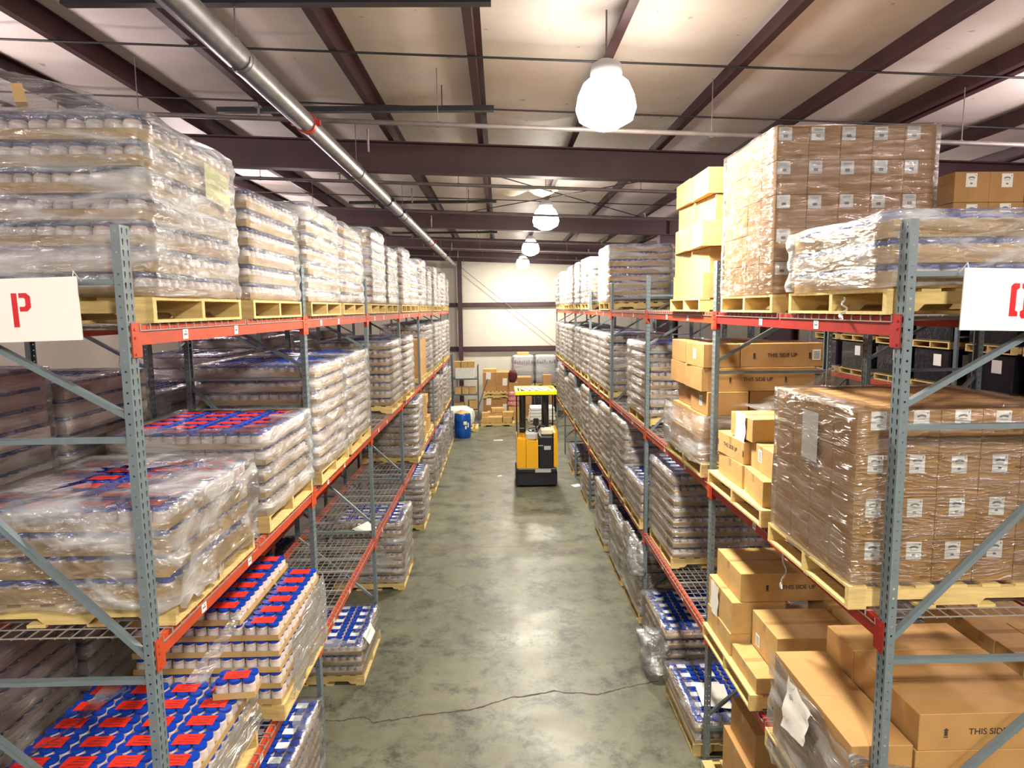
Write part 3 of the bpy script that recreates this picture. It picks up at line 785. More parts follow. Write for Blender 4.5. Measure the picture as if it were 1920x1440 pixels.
load('R', 0, 1, 'far', 7.62, 4, 'W', .0, film='film', amp=.02)
load('R', 0, 2, 'near', 9.05, 8, 'P', .0, film='filmw')
load('R', 0, 2, 'far', 10.35, 7, 'P', .02, film='filmw')
load('R', 0, 3, 'near', 11.9, 8, 'P', .05, film='filmw')
load('R', 0, 4, 'near', 14.7, 5, 'W', .0, film='film')
load('R', 0, 5, 'near', 17.6, 4, 'W', .0, film='film')
# a lone pack left on top of the low red-labelled load
PACKS.append(('R', -1.84, 4.31, LZ[1]+.139+.384, .1, 'red-labelled jar pack alone on top of left lower shelf first-bay near load', 'jar trays of the '+phrase('L', 1, 0, 'near')))

def build_packs():
    def dist(p): return math.dist((p[1], p[2], p[3]), (0, 0, H))
    order = sorted(PACKS, key=dist)
    cnt = {}; rest = {}; fine = {'R': 72, 'W': 10, 'x': 46}
    caps = {'R': 190, 'W': 100, 'x': 290}
    used = {}
    for p in order:
        kd, x, y, z, rz, lab, grp = p
        fam = kd if kd in 'RW' else 'x'
        cnt[fam] = cnt.get(fam, 0)+1
        name = 'jar_tray' if fam == 'x' else 'jar_pack'
        if cnt[fam] <= fine[fam] and x > -3.0:
            nx, ny, th, lid, lb, cb = KIND[kd]
            t = thing(name, lab, 'jar pack', (x, y, z), rz, grp)
            link('cardboard_tray', TRAYM[kd], t)
            for i in range(nx):
                for j in range(ny):
                    o = link('jar', JAR, t, ((i-(nx-1)/2)*P, (j-(ny-1)/2)*P, 0)); link('lid', LIDM[lid], o)
            if lb:
                o = link('top_label', LABM[kd], t)
                if kd == 'W': o.scale = (.62, .8, 1)
        elif cnt[fam] <= caps[fam]:
            o = link(name, PACK1[kd], None, (x, y, z), rz); tag(o, lab, 'jar pack', grp)
        else:
            rest.setdefault(kd, []).append(p)
    for fam, kinds in (('x', 'PQHICEB'), ('R', 'R'), ('W', 'W')):
        V = []; F = []; MI = []; mats = []; off = 0
        for kd in kinds:
            if kd not in rest: continue
            b = pack_mesh(kd, 0); base = np.array(b.v); mo = len(mats); mats += MATS(kd)
            for p in rest[kd]:
                V.append(base+np.array([p[1], p[2], p[3]])); F += [tuple(i+off for i in f) for f in b.f]; MI += [m_+mo for m_ in b.mi]; off += len(base)
        if not V: continue
        me = D.meshes.new('jar_trays'); me.from_pydata(np.concatenate(V).tolist(), [], F)
        for m in mats: me.materials.append(M[m])
        me.polygons.foreach_set('material_index', MI); me.update()
        o = link('jar_trays', me)
        tag(o, {'x': 'mass of the smaller, more distant jar trays filling the racks down the hall', 'R': 'the more distant red-labelled jar packs in the left rack', 'W': 'the more distant white-labelled jar packs on the floor and low shelves'}[fam], 'jar pack', kind='stuff')
build_packs()

# ------------------------------------------------------------------ cardboard boxes
_bx = {}
def mark_mesh(kind, s=1.0):
    # lies in the xz plane facing -y, centred
    k = ('mark', kind)
    if k in _bx: return _bx[k]
    b = MB(); b2 = MB()
    if kind == 'label':
        b.bx(-.042, .042, -.0012, 0, -.05, .05)
        pts = [(.028*math.cos(t), .012+.016*math.sin(t)) for t in [math.pi*(.1+.8*i/8) for i in range(9)]]
        inn = [(x*.72, .008+(z-.012)*.55) for x, z in pts]
        vs = [(x, -.0018, z) for x, z in pts]+[(x, -.0018, z) for x, z in inn]
        b2.add(vs, [(i, i+1, 10+i, 9+i) for i in range(8)])
        b2.bx(-.02, .02, -.0018, -.0013, .001, .004); b2.bx(-.009, .009, -.0018, -.0013, -.03, -.018); b2.bx(.028, .034, -.0018, -.0013, .032, .04)
    elif kind == 'stamp':
        b.bx(-.047, .047, -.0012, 0, -.045, .045); b2.bx(-.014, .018, -.0018, -.0013, -.026, -.006)
        for i in range(3): b2.bx(-.03, .03, -.0018, -.0013, .02+.006*i, .022+.006*i)
    elif kind == 'paper':
        vs = []; 
        for i in range(5):
            for j in range(5): vs.append((-.10+.05*i+.004*j, -.004-.012*abs(math.sin(i*.9+j*1.3)), -.15+.075*j))
        b.add(vs, [(i*5+j, i*5+5+j, i*5+6+j, i*5+1+j) for i in range(4) for j in range(4)], 0, True)
    elif kind == 'barcode':
        b.bx(-.04, .04, -.0012, 0, -.05, .05)
        for i in range(5): b2.bx(-.028, .028, -.0018, -.0013, -.035+.015*i, -.028+.015*i)
    r = (b.mesh('shipping_label', ['label']), b2.mesh('printed_mark', ['inkgrey']) if b2.v else None)
    _bx[k] = r; return r
def arrow_mesh():
    if 'arrow' in _bx: return _bx['arrow']
    b = MB(); b.bx(-.009, .009, -.0012, -.0002, -.02, .012); b.add([(-.016, -.0012, .012), (.016, -.0012, .012), (0, -.0012, .026)], [(0, 1, 2)]); b.bx(-.012, .012, -.0012, -.0002, -.03, -.024)
    _bx['arrow'] = b.mesh('arrow_mark', ['ink']); return _bx['arrow']
def cbox(x, y, z, lx, ly, lz, lab, rz=0, group='cardboard boxes', marks=(), m='box', name='cardboard_box', tape='x', cat='box'):
    k = (round(lx, 3), round(ly, 3), round(lz, 3), m, tape)
    if k not in _bx:
        b = MB(); b.bevbox((0, 0, lz/2), (lx, ly, lz), .003)
        # flap seam
        b2 = MB()
        if tape == 'x':
            b2.bx(-lx/2+.004, lx/2-.004, -.026, .026, lz, lz+.0007); b2.bx(-lx/2-.0006, -lx/2, -.026, .026, lz-.07, lz-.004); b2.bx(lx/2, lx/2+.0006, -.026, .026, lz-.07, lz-.004)
        else:
            b2.bx(-.026, .026, -ly/2+.004, ly/2-.004, lz, lz+.0007); b2.bx(-.026, .026, -ly/2-.0006, -ly/2, lz-.07, lz-.004); b2.bx(-.026, .026, ly/2, ly/2+.0006, lz-.07, lz-.004)
        _bx[k] = (b.mesh('cardboard_box', [m]), b2.mesh('packing_tape', ['tape']))
    bm, tm = _bx[k]
    t = link(name, bm, None, (x, y, z), rz); tag(t, lab, cat, group)
    link('packing_tape', tm, t)
    for mk in marks:
        face, u, v, kind = mk[:4]
        if face == '-y': px, py, r_ = u*lx, -ly/2-.0005, 0
        elif face == '-x': px, py, r_ = -lx/2-.0005, -u*ly, -math.pi/2
        else: px, py, r_ = lx/2+.0005, u*ly, math.pi/2
        pz = v*lz
        if kind == 'text':
            o = link('printed_text', text_mesh('THIS SIDE UP', .05), t, (px, py, pz)); o.rotation_euler = (math.pi/2, 0, r_)
            for s_ in (-1, 1):
                d = Vector((s_*.27, 0, 0)); d.rotate(Matrix.Rotation(r_, 3, 'Z'))
                link('arrow_mark', arrow_mesh(), t, (px+d.x, py+d.y, pz), r_)
        else:
            lm, pm = mark_mesh(kind); o = link('shipping_label', lm, t, (px, py, pz), r_)
            if pm: link('printed_mark', pm, o)
    return t

def grid_boxes(row, lev, bay, pos, x0, y0, z, nx, ny, nz, dx, dy, dz, mk, m='box', word='brown box', hide=False, jit=.003, miss=(), onlytop=True):
    s = SG[ROWS[row][0]]; ph = phrase(row, lev, bay, pos); r = random.Random(int(y0*100)+nz)
    for l in range(nz):
        for i in range(nx):
            for j in range(ny):
                if not (miss or l == nz-1 or i == 0 or j == 0) or (l, i, j) in miss: continue
                x = x0+s*dx*(i+.5); y = y0+dy*(j+.5)
                marks = []
                if j == 0 and mk: marks.append(('-y', mk[0]+r.uniform(-.03, .03), mk[1]+r.uniform(-.02, .02), mk[2]))
                cbox(x+r.uniform(-jit, jit)*.4, y+r.uniform(-jit, jit)*.4, z+dz*l, dx-.003, dy-.003, dz-.002,
                     '%s, %s layer, %s from aisle, %s back, %s' % (word, ORD[l], ORD[i], ORD[j], ph), group='boxes of the '+ph, marks=marks, m=m)
def rpal(row, lev, bay, pos, x, y0, dx=1.16, dy=1.1, m='pine', z=None):
    s = SG[ROWS[row][0]]; zz = LZ[lev]+(.008 if lev else 0) if z is None else z
    pallet(x+s*dx/2, y0+dy/2, zz, dx, dy, 'pine pallet under the '+phrase(row, lev, bay, pos), m)
    return zz+.131
# tall block of labelled boxes, right top shelf
z = rpal('R', 3, 0, 'far', 1.95, 4.70)
grid_boxes('R', 3, 0, 'far', 1.965, 4.74, z, 5, 4, 5, .226, .26, .234, (-.25, .78, 'stamp'))
film_shell(1.96, 3.10, 4.735, 5.785, z+.01, z+1.17, 5, 'clear film stretched over the tall block of labelled boxes, right top shelf', 'filmb', .006, 3, hem=.01, bulge=.002)
cbox_z = z
# labelled boxes, right middle shelf, wrapped
z = rpal('R', 2, 0, 'near', 1.875, 3.38, 1.2, 1.08)
grid_boxes('R', 2, 0, 'near', 1.90, 3.42, z, 5, 4, 4, .226, .25, .24, (.0, .76, 'label'))
film_shell(1.895, 3.035, 3.415, 4.425, z+.01, z+.965, 4, 'clear film stretched over the labelled boxes, right middle shelf', 'filmb', .007, 9, hem=.04, bulge=.002)
b = MB(); vs = [(1.885-.004*math.sin(i), 3.82+.12*i*.8, z+.58+.10*j) for i in range(3) for j in range(4)]
b.add(vs, [(i*4+j, i*4+1+j, i*4+5+j, i*4+4+j) for i in range(2) for j in range(3)], 0, True)
tag(b.obj('packing_slip', 'label'), 'white packing slip under the film on the aisle side of the wrapped labelled boxes', 'paper')
# labelled boxes on the rear top shelf
z = rpal('R2', 3, 0, 'far', 3.40, 4.95)
grid_boxes('R2', 3, 0, 'far', 3.42, 5.0, z, 4, 3, 4, .27, .34, .225, (.0, .72, 'label'), miss=((3, 3, 0),))
film_shell(3.415, 4.505, 4.99, 6.03, z+.0, z+.6, 3, 'clear film around the boxes on the right rear top shelf', 'film', .01, 5, top=0, hem=.01, bulge=.002)
# small pale cases on the rear lower shelf
z = rpal('R2', 1, 0, 'near', 3.36, 3.9)
grid_boxes('R2', 1, 0, 'near', 3.40, 4.0, z, 4, 4, 3, .27, .25, .225, None, m='kraft', word='small tan box', jit=.015)
# loosely stacked boxes
def stack(row, lev, bay, pos, boxes, word='brown box', m='kraft'):
    ph = phrase(row, lev, bay, pos); s = SG[ROWS[row][0]]
    for q in boxes:
        x, y, z, lx, ly, lz, rz, desc = q[:8]; marks = q[8] if len(q) > 8 else ()
        cbox(x, y, z, lx, ly, lz, '%s, %s' % (desc, ph), rz, 'boxes of the '+ph, marks, m=m)
# right top shelf, second bay: five uneven layers
z = rpal('R', 3, 1, 'near', 1.93, 6.35)
bl = []
rr = random.Random(3)
tops = ['bottom', 'second-layer', 'third-layer', 'fourth-layer', 'top-layer']
for l in range(5):
    sh = (.0, .06, -.01, .10, .03)[l]
    for i, yy in enumerate((6.62, 7.17)):
        bl.append((2.22+sh*(.6 if i else 1), yy+(.0, .05, -.03, .02, .0)[l], z+.246*l, .52, .52, .243, (.0, .05, -.06, .04, .0)[l], '%s tan box, %s at aisle' % (tops[l], ('nearer', 'farther')[i])))
    if l != 3: bl.append((2.80, 6.75, z+.246*l, .54, .76, .243, 0, '%s tan box set back from the aisle' % tops[l]))
stack('R', 3, 1, 'near', bl)
# right middle shelf, first bay far: staggered tan boxes
z = rpal('R', 2, 0, 'far', 1.93, 4.72, 1.16, 1.26)
TXY = ('-y', 0, .5, 'text')
stack('R', 2, 0, 'far', [
    (2.25, 5.60, z, .50, .58, .20, .0, 'bottom tan box, farther along the aisle'),
    (2.27, 5.02, z, .56, .52, .20, -.10, 'bottom tan box with crushed corner'),
    (2.82, 5.3, z, .5, 1.0, .20, .0, 'bottom long tan box at the back'),
    (2.28, 5.62, z+.201, .56, .56, .19, .05, 'second-layer tan box with arrows, farther along', (('-x', 0, .5, 'text'),)),
    (2.36, 5.06, z+.201, .60, .50, .21, -.04, 'second-layer tan box with a barcode label', (('-x', -.05, .6, 'barcode'),)),
    (2.42, 5.45, z+.412, .78, .46, .19, .03, 'topmost tan box with a hanging paper sheet', (('-x', .0, .35, 'paper'), ('-y', .2, .5, 'text'))),
    (2.90, 5.2, z+.201, .4, .7, .4, .0, 'tall tan box at the back'),
])
# right middle shelf, second bay: tall dark stack of long boxes
z = rpal('R', 2, 1, 'near', 1.93, 6.18, 1.18, 1.3)
bl = []
for l in range(5):
    sh = (.0, .02, .03, -.01, .0)[l]
    if l in (0, 1, 3):
        bl.append((2.50+sh, 6.55, z+.232*l, 1.10, .56, .228, .0, tops[l].replace('-', ' ')+' long brown box, nearer', (TXY,) if l == 3 else ()))
        bl.append((2.50+sh, 7.15, z+.232*l, 1.08, .56, .228, .02, tops[l].replace('-', ' ')+' long brown box, farther'))
    elif l == 2:
        bl.append((2.16+sh, 6.5, z+.232*l, .40, .5, .228, .03, 'third layer short brown box at the aisle', (('-x', .1, .55, 'barcode'),)))
        bl.append((2.73+sh, 6.55, z+.232*l, .66, .5, .228, .0, 'third layer brown box away from the aisle'))
        bl.append((2.5+sh, 7.1, z+.232*l, 1.0, .56, .228, .0, 'third layer long brown box, farther back'))
    else:
        bl.append((2.12, 6.52, z+.232*l, .36, .5, .226, .05, 'topmost brown box at the aisle', (('-x', .0, .55, 'barcode'),)))
        bl.append((2.72, 6.56, z+.232*l, .80, .56, .226, .0, 'topmost long brown box with a label', (TXY, ('-y', .42, .5, 'barcode'))))
        bl.append((2.4, 7.15, z+.232*l, .9, .5, .226, .0, 'topmost brown box, farther back'))
stack('R', 2, 1, 'near', bl, m='box')
film_shell(1.925, 3.06, 6.25, 7.45, z+.004, z+.47, 2, 'milky film bunched round the foot of the tall brown stack, right middle shelf', 'filmw', .02, 21, top=0, hem=.02)
# right lower shelf, first bay near: big opened load of flat boxes
z = rpal('R', 1, 0, 'near', 1.86, 3.275, 1.24, 1.08)
TX = (('-y', .0, .5, 'text'),)
stack('R', 1, 0, 'near', [
    (2.06, 3.80, z, .34, 1.0, .298, 0, 'bottom long box at the aisle'), (2.06, 3.80, z+.30, .34, 1.0, .30, 0, 'top long box at the aisle, under torn film'),
    (2.665, 3.54, z, .84, .48, .28, 0, 'bottom wide box at the near end', TX), (2.665, 3.54, z+.282, .84, .48, .28, 0, 'second-layer wide box at the near end', TX),
    (2.665, 4.05, z, .84, .52, .28, 0, 'bottom wide box at the far end'), (2.665, 4.05, z+.282, .84, .52, .28, 0, 'second-layer wide box at the far end'),
    (2.675, 3.465, z+.564, .84, .33, .213, 0, 'top wide box reading this side up', TX), (2.675, 3.80, z+.564, .84, .33, .213, 0, 'top wide box behind the lettered one'),
    (2.675, 4.145, z+.564, .84, .34, .213, 0, 'farthest top wide box'),
], m='box')
# right lower shelf, first bay far
z = rpal('R', 1, 0, 'far', 1.90, 4.74, 1.16, 1.2)
stack('R', 1, 0, 'far', [
    (2.20, 5.62, z, .52, .60, .20, .0, 'bottom tan box at the far end'), (2.22, 5.02, z, .54, .54, .13, .0, 'flat yellow-tan bottom box at the near end'),
    (2.80, 5.3, z, .56, 1.1, .2, .0, 'bottom box away from the aisle'),
    (2.18, 5.62, z+.201, .46, .62, .28, .0, 'second-layer box with a hanging sheet', (('-x', -.2, .45, 'paper'),)),
    (2.42, 5.02, z+.14, .62, .50, .30, .0, 'big box beside the hanging sheet', (('-x', -.25, .3, 'barcode'),)),
    (2.52, 5.62, z+.482, 1.0, .60, .25, .0, 'topmost long box reading this side up', TX),
    (2.92, 5.2, z+.21, .36, .8, .27, 0, 'dark box at the back'),
])
# floor, right, first bay
z = rpal('R', 0, 0, 'far', 1.93, 4.86, 1.16, 1.1)
stack('R', 0, 0, 'far', [
    (2.22, 5.2, z, .5, .60, .34, 0, 'bottom tan box at the aisle'), (2.22, 5.2, z+.342, .5, .6, .34, 0, 'second tan box at the aisle'), (2.24, 5.18, z+.684, .44, .55, .30, 0, 'top tan box at the aisle, white film on it'),
    (2.80, 5.3, z, .6, .9, .50, 0, 'bottom large brown box'), (2.80, 5.3, z+.502, .6, .9, .40, 0, 'top large brown box with black lettering', TX),
], m='box')
# left rack: boxes far along
z = rpal('L', 2, 4, 'near', -1.754, 14.6)
grid_boxes('L', 2, 4, 'near', -1.76, 14.62, z, 2, 2, 2, .55, .54, .42, None, word='big brown box')
z = rpal('L', 1, 4, 'near', -1.754, 14.62)
stack('L', 1, 4, 'near', [(-2.03, 14.9, z, .5, .5, .3, 0, 'bottom tan box nearest the aisle'), (-2.03, 15.45, z, .5, .5, .3, .06, 'bottom tan box farther back'), (-2.0, 14.95, z+.301, .42, .4, .3, .15, 'upper tan box nearest the aisle'),
                          (-2.05, 15.4, z+.301, .4, .45, .35, -.1, 'upper tan box farther back'), (-2.6, 15.1, z, .5, .9, .6, 0, 'tall tan box at the back')])
z = rpal('L', 1, 4, 'far', -1.754, 15.95)
stack('L', 1, 4, 'far', [(-2.03, 16.25, z, .5, .5, .36, 0, 'bottom tan box'), (-2.06, 16.3, z+.362, .44, .42, .3, .1, 'middle tan box'), (-2.03, 16.3, z+.663, .4, .4, .22, 0, 'topmost tan box')])
z = rpal('L', 0, 4, 'near', -1.72, 14.6)
stack('L', 0, 4, 'near', [(-2.0, 14.9, z, .5, .5, .3, 0, 'bottom tan box nearest the aisle'), (-2.0, 15.4, z, .5, .45, .25, .0, 'bottom tan box farther back'), (-2.0, 14.92, z+.301, .4, .4, .22, .1, 'upper tan box')])

# ------------------------------------------------------------------ signs on the rack ends
def sign(letter, x0, x1, z0, z1, y, lab, tilt):
    t = thing('row_sign', lab, 'sign', ((x0+x1)/2, y, (z0+z1)/2)); t.rotation_euler = (R(4), tilt, 0)
    t.rotation_euler = (0, tilt, 0)
    b = MB(); b.bx(-(x1-x0)/2, (x1-x0)/2, -.003, .003, -(z1-z0)/2, (z1-z0)/2); b.obj('sign_board', 'sign', t)
    b = MB(); k = .155
    def poly(ps):
        b.add([(x*k, -.0045, z*k) for x, z in ps]+[(x*k, -.0032, z*k) for x, z in ps], [tuple(range(len(ps)))]+[(i, len(ps)+i, len(ps)+(i+1) % len(ps), (i+1) % len(ps)) for i in range(len(ps))])
    if letter == 'P':
        poly([(-.28, -.5), (-.12, -.5), (-.12, .5), (-.28, .5)][::1])
        poly([(-.06, .5), (.16, .5), (.27, .40), (.27, .08), (.16, -.04), (-.06, -.04), (-.06, .10), (.08, .10), (.12, .14), (.12, .32), (.08, .36), (-.06, .36)])
    else:
        poly([(-.04, .5), (-.22, .5), (-.30, .42), (-.30, -.5), (-.04, -.5), (-.04, -.36), (-.12, -.32), (-.12, .30), (-.04, .36)])
        poly([(.04, .5), (.22, .5), (.30, .42), (.30, -.42), (.24, -.44), (.26, -.56), (.10, -.56), (.04, -.48), (.04, -.34), (.12, -.30), (.12, .30), (.04, .36)])
    b.obj('letter', 'signred', t)
    b = MB(); b.path([(((x1-x0)/2-.02)*(1 if letter == 'P' else -1), .002, (z1-z0)/2-.01), (((x1-x0)/2-.015)*(1 if letter == 'P' else -1), .004, (z1-z0)/2+.025), (((x1-x0)/2-.01)*(1 if letter == 'P' else -1), .05, (z1-z0)/2-.02)], .002, 5); b.obj('cable_tie', 'label', t)
    # letter sits left or right of the middle of the board
    return t
s1 = sign('P', -2.45, -1.93, 4.435, 4.725, 3.085, 'white end-of-row sign with a red stencil letter P', R(-1.2))
s2 = sign('Q', 2.185, 2.735, 4.43, 4.722, 3.09, 'white end-of-row sign with a red stencil letter Q', R(1.5))

# ------------------------------------------------------------------ reach truck
def truck():
    t = thing('reach_truck', 'yellow and black stand-up reach truck parked in the aisle', 'forklift', (.90, 16.40, 0))
    # y grows away from the camera; the operator side faces the camera
    b = MB(); b.bevbox((0, .55, .23), (1.06, 1.1, .40), .04); b.bevbox((0, .02, .44), (1.02, .10, .12), .02); b.obj('chassis', 'black', t)
    b = MB(); b.bx(-.04, .36, -.062, -.045, .40, .48); b.bx(-.02, .14, -.066, -.062, .41, .46); b.obj('step_plate', 'greyplastic', t)
    def yel(x0, x1, z0, zl, zr, y0, y1, nm, ch=.0):
        b = MB(); n_ = 6
        vs = []
        for y in (y0, y1):
            vs += [(x0, y, z0), (x1, y, z0), (x1, y, zr), ((x0+x1)/2, y, (zl+zr)/2-.02), (x0, y, zl)]
        b.add(vs, [(0, 1, 2, 3, 4), (9, 8, 7, 6, 5), (0, 5, 6, 1), (1, 6, 7, 2), (2, 7, 8, 3), (3, 8, 9, 4), (4, 9, 5, 0)])
        return b.obj(nm, 'truck', t)
    yel(-.50, -.27, .50, 1.28, 1.24, .02, 1.0, 'side_panel'); yel(-.262, .04, .50, 1.24, 1.20, -.02, .9, 'rear_panel')
    yel(.44, .535, .52, 1.40, 1.46, .02, 1.0, 'side_panel')
    b = MB(); b.bevbox((.24, .25, .90), (.38, .55, .84), .03); b.obj('operator_backrest', 'black', t)
    b = MB(); b.bx(.19, .36, -.032, -.026, .98, 1.08); b.bx(.03, .17, -.032, -.028, 1.08, 1.10); b.obj('data_plate', 'greyplastic', t)
    b = MB(); b.bevbox((.28, .30, 1.40), (.30, .3, .16), .03); b.obj('padded_cushion', 'cream', t)
    b = MB(); b.bevbox((-.12, .30, 1.30), (.30, .4, .22), .05); b.obj('control_console', 'greyplastic', t)
    b = MB(); 
    ring = [(.13*math.cos(q)-.07, .30+.12*math.sin(q), 1.44+.03*math.sin(q)) for q in [2*math.pi*i/16 for i in range(17)]]
    b.path(ring, .016, 8); b.tube((-.07, .30, 1.38), (-.07, .30, 1.45), .04, 10); b.obj('steering_wheel', 'rubber', t)
    b = MB(); b.tube((.02, .42, 1.36), (.12, .30, 1.56), .03, 8); b.tube((.12, .30, 1.56), (.22, .26, 1.52), .028, 8); b.obj('control_handle', 'rubber', t)
    b = MB(); b.bevbox((.02, .55, 1.60), (.14, .06, .20), .02); b.tube((.02, .56, 1.3), (.02, .56, 1.52), .015, 8); b.obj('display_screen', 'black', t)
    b = MB(); b.path([(-.47, .2, 1.26), (-.47, .2, 1.44), (-.42, .2, 1.50), (-.30, .2, 1.50)], .014, 8); b.obj('grab_handle', 'pipe', t)
    for x0, x1 in ((-.40, -.23), (.20, .39)):
        b = MB(); b.bx(x0, x0+.03, 1.02, 1.16, .15, 2.34); b.bx(x1-.03, x1, 1.02, 1.16, .15, 2.34); b.bx(x0+.03, x1-.03, 1.12, 1.14, .15, 2.34); b.bx(x0+.05, x1-.05, 1.04, 1.11, .2, 2.33)
        b.obj('mast_rail', 'blacksteel', t)
    b = MB(); b.bx(-.23, .20, 1.05, 1.12, 2.22, 2.30); b.bx(-.23, .20, 1.05, 1.12, .3, .4); b.obj('mast_crossbar', 'blacksteel', t)
    b = MB()
    b.bevbox((0, .10, 2.42), (1.06, .07, .10), .01); b.bevbox((0, 1.20, 2.42), (1.06, .07, .10), .01)
    b.bx(-.53, -.46, .135, 1.165, 2.37, 2.47); b.bx(.46, .53, .135, 1.165, 2.37, 2.47)
    for i in range(5): b.bx(-.42+.19*i, -.38+.19*i, .14, 1.165, 2.44, 2.465)
    b.obj('overhead_guard', 'guard', t)
    b = MB()
    for i in range(5): b.box((-.32+.16*i, .55, 2.476), (.11, .8, .012), rot=Matrix.Rotation(.25, 3, 'Z'))
    b.obj('clear_panel', 'cloth', t)
    b = MB(); b.path([(.50, 1.1, 2.38), (.50, 1.1, 1.3)], .018, 8); b.path([(-.47, 1.1, 2.38), (-.47, 1.1, 1.2)], .018, 8); b.path([(-.35, .16, 2.40), (-.35, .5, 1.1)], .004, 4); b.obj('guard_post', 'blacksteel', t)
    for x in (-.40, .40):
        b = MB(); b.bx(x-.09, x+.09, 1.1, 2.1, .04, .16); b.obj('outrigger_leg', 'truck', t)
        b = MB(); b.tube((x-.05, 2.0, .0+.07), (x+.05, 2.0, .07), .07, 14); b.obj('load_wheel', 'rubber', t)
        b = MB(); b.bx(x*.55-.05, x*.55+.05, 1.18, 2.2, .20, .24); b.obj('fork', 'blacksteel', t)
    for x in (-.3, .3):
        b = MB(); b.tube((x-.06, .5, .13), (x+.06, .5, .13), .13, 16); b.obj('drive_wheel', 'rubber', t)
truck()
# drum
t = thing('plastic_drum', 'blue plastic drum standing at the far end of the left rack', 'drum', (-1.36, 23.15, 0))
b = MB(); b.lathe([(.27, 0), (.29, .03), (.295, .20), (.305, .28), (.295, .32), (.295, .58), (.305, .62), (.295, .66), (.29, .82), (.27, .87), (.255, .87), (.25, .80)], 28, cap1=True); b.obj('drum_body', 'drum', t)
b = MB(); b.bx(.05, .17, -.302, -.296, .50, .62); b.box((.13, -.299, .40), (.06, .004, .12)); b.box((.21, -.23, .48), (.05, .004, .16), rot=Matrix.Rotation(.8, 3, 'Z')); b.obj('drum_label', 'label', t)
b = MB(); vs = []
for i in range(12):
    for j in range(4): a = 2*math.pi*i/12; q = (.05+.075*j); vs.append((q*math.cos(a), q*math.sin(a), .10-.03*j+.02*math.sin(i*2.3+j)))
b.add(vs+[(0, 0, .11)], [(i*4+j, ((i+1) % 12)*4+j, ((i+1) % 12)*4+j+1, i*4+j+1) for i in range(12) for j in range(3)]+[(i*4, 48, ((i+1) % 12)*4) for i in range(12)], 0, True)
tag(b.obj('crumpled_paper', 'kraft2', None, (-1.36, 23.15, .87)), 'crumpled brown paper heaped on top of the blue drum', 'paper')
# white packs and bale behind the drum
def blob(x, y, z, sx, sy, sz, m, name, lab, cat, seed=0, n=14, amp=.18, group=None):
    b = MB(); vs = []
    for j in range(n+1):
        ph_ = math.pi*j/n
        for i in range(2*n):
            a = math.pi*i/n
            v = Vector((math.sin(ph_)*math.cos(a), math.sin(ph_)*math.sin(a), math.cos(ph_)))
            q = 1+amp*noise.noise(v*1.9+Vector((seed, 0, 0)))+amp*.4*noise.noise(v*5+Vector((seed, 3, 0)))
            e = .62; v = Vector([math.copysign(abs(c)**e, c) for c in v])*q
            vs.append((v.x*sx/2, v.y*sy/2, max(0, sz/2+v.z*sz/2)))
    b.add(vs, [(j*2*n+i, j*2*n+2*n+i, j*2*n+2*n+(i+1) % (2*n), j*2*n+(i+1) % (2*n)) for j in range(n) for i in range(2*n)], 0, True)
    return tag(b.obj(name, m, None, (x, y, z)), lab, cat, group)
pallet(-1.45, 24.6, 0, 1.2, 1.0, 'pine pallet behind the blue drum')
blob(-1.55, 24.55, .131, 1.05, .85, .75, 'cloth', 'bagged_bale', 'pale bagged bale on the pallet behind the blue drum', 'bag', 4)
# stacked pallets of boxes in the middle of the far end
def bgstack(x0, y0, z0, spec, ph):
    for i, (dx, dy, dz, lx, ly, lz, mk, m, rz, nm) in enumerate(spec):
        cbox(x0+dx, y0+dy, z0+dz, lx, ly, lz, '%s %s' % (nm, ph), rz, 'boxes at the far end of the hall', [('-y', mk, .5, 'paper')] if mk is not None else (), m=m)
pallet(-.12, 25.7, 0, 1.32, 1.0, 'pine pallet nearest the camera at the far end of the hall')
bgstack(-.12, 25.7, .131, [(-.22, -.25, 0, .80, .44, .22, None, 'kraft', 0, 'long flat tan box'), (.38, -.25, 0, .34, .44, .22, None, 'kraft', 0, 'square tan box'), (-.5, -.2, .221, .26, .3, .16, None, 'kraft', .1, 'small pale box'),
        (.1, .25, 0, 1.0, .44, .34, None, 'kraft', 0, 'rear tan box'), (.0, .2, .341, .5, .4, .16, None, 'kraft', .1, 'flat upper tan box'), (.42, -.2, .221, .42, .36, .18, None, 'kraft', -.1, 'tilted upper tan box')], 'on the front pallet by the far wall')
pallet(-.15, 27.1, 0, 1.14, 1.1, 'pine pallet at the bottom of the double stack by the far wall')
for l, (zz, nm) in enumerate(((.131, 'lower'), (1.1865, 'upper'))):
    sp = []
    for k in range(3):
        sp += [(-.28, 0, .26*k, .55, .9, .258, (-.1 if k == 2 else None), 'box', 0, '%s stack, %s layer left brown box' % (nm, ORD[k])), (.28, 0, .26*k, .55, .9, .258, (.1 if k == 1 else None), 'box', 0, '%s stack, %s layer right brown box' % (nm, ORD[k]))]
    bgstack(-.15, 27.1, zz, sp, 'by the far wall')
pallet(-.15, 27.1, .131+.78+.005, 1.14, 1.1, 'pine pallet sandwiched halfway up the double stack'); 
pallet(-.15, 27.1, .131+.78+.005+.135, 1.12, 1.1, 'second pine pallet sandwiched halfway up the double stack')
cbox(-.42, 27.1, 1.1865+.78, .55, .6, .12, 'flat yellow-tan box topmost on the double stack', 0, 'boxes at the far end of the hall', m='kraft')
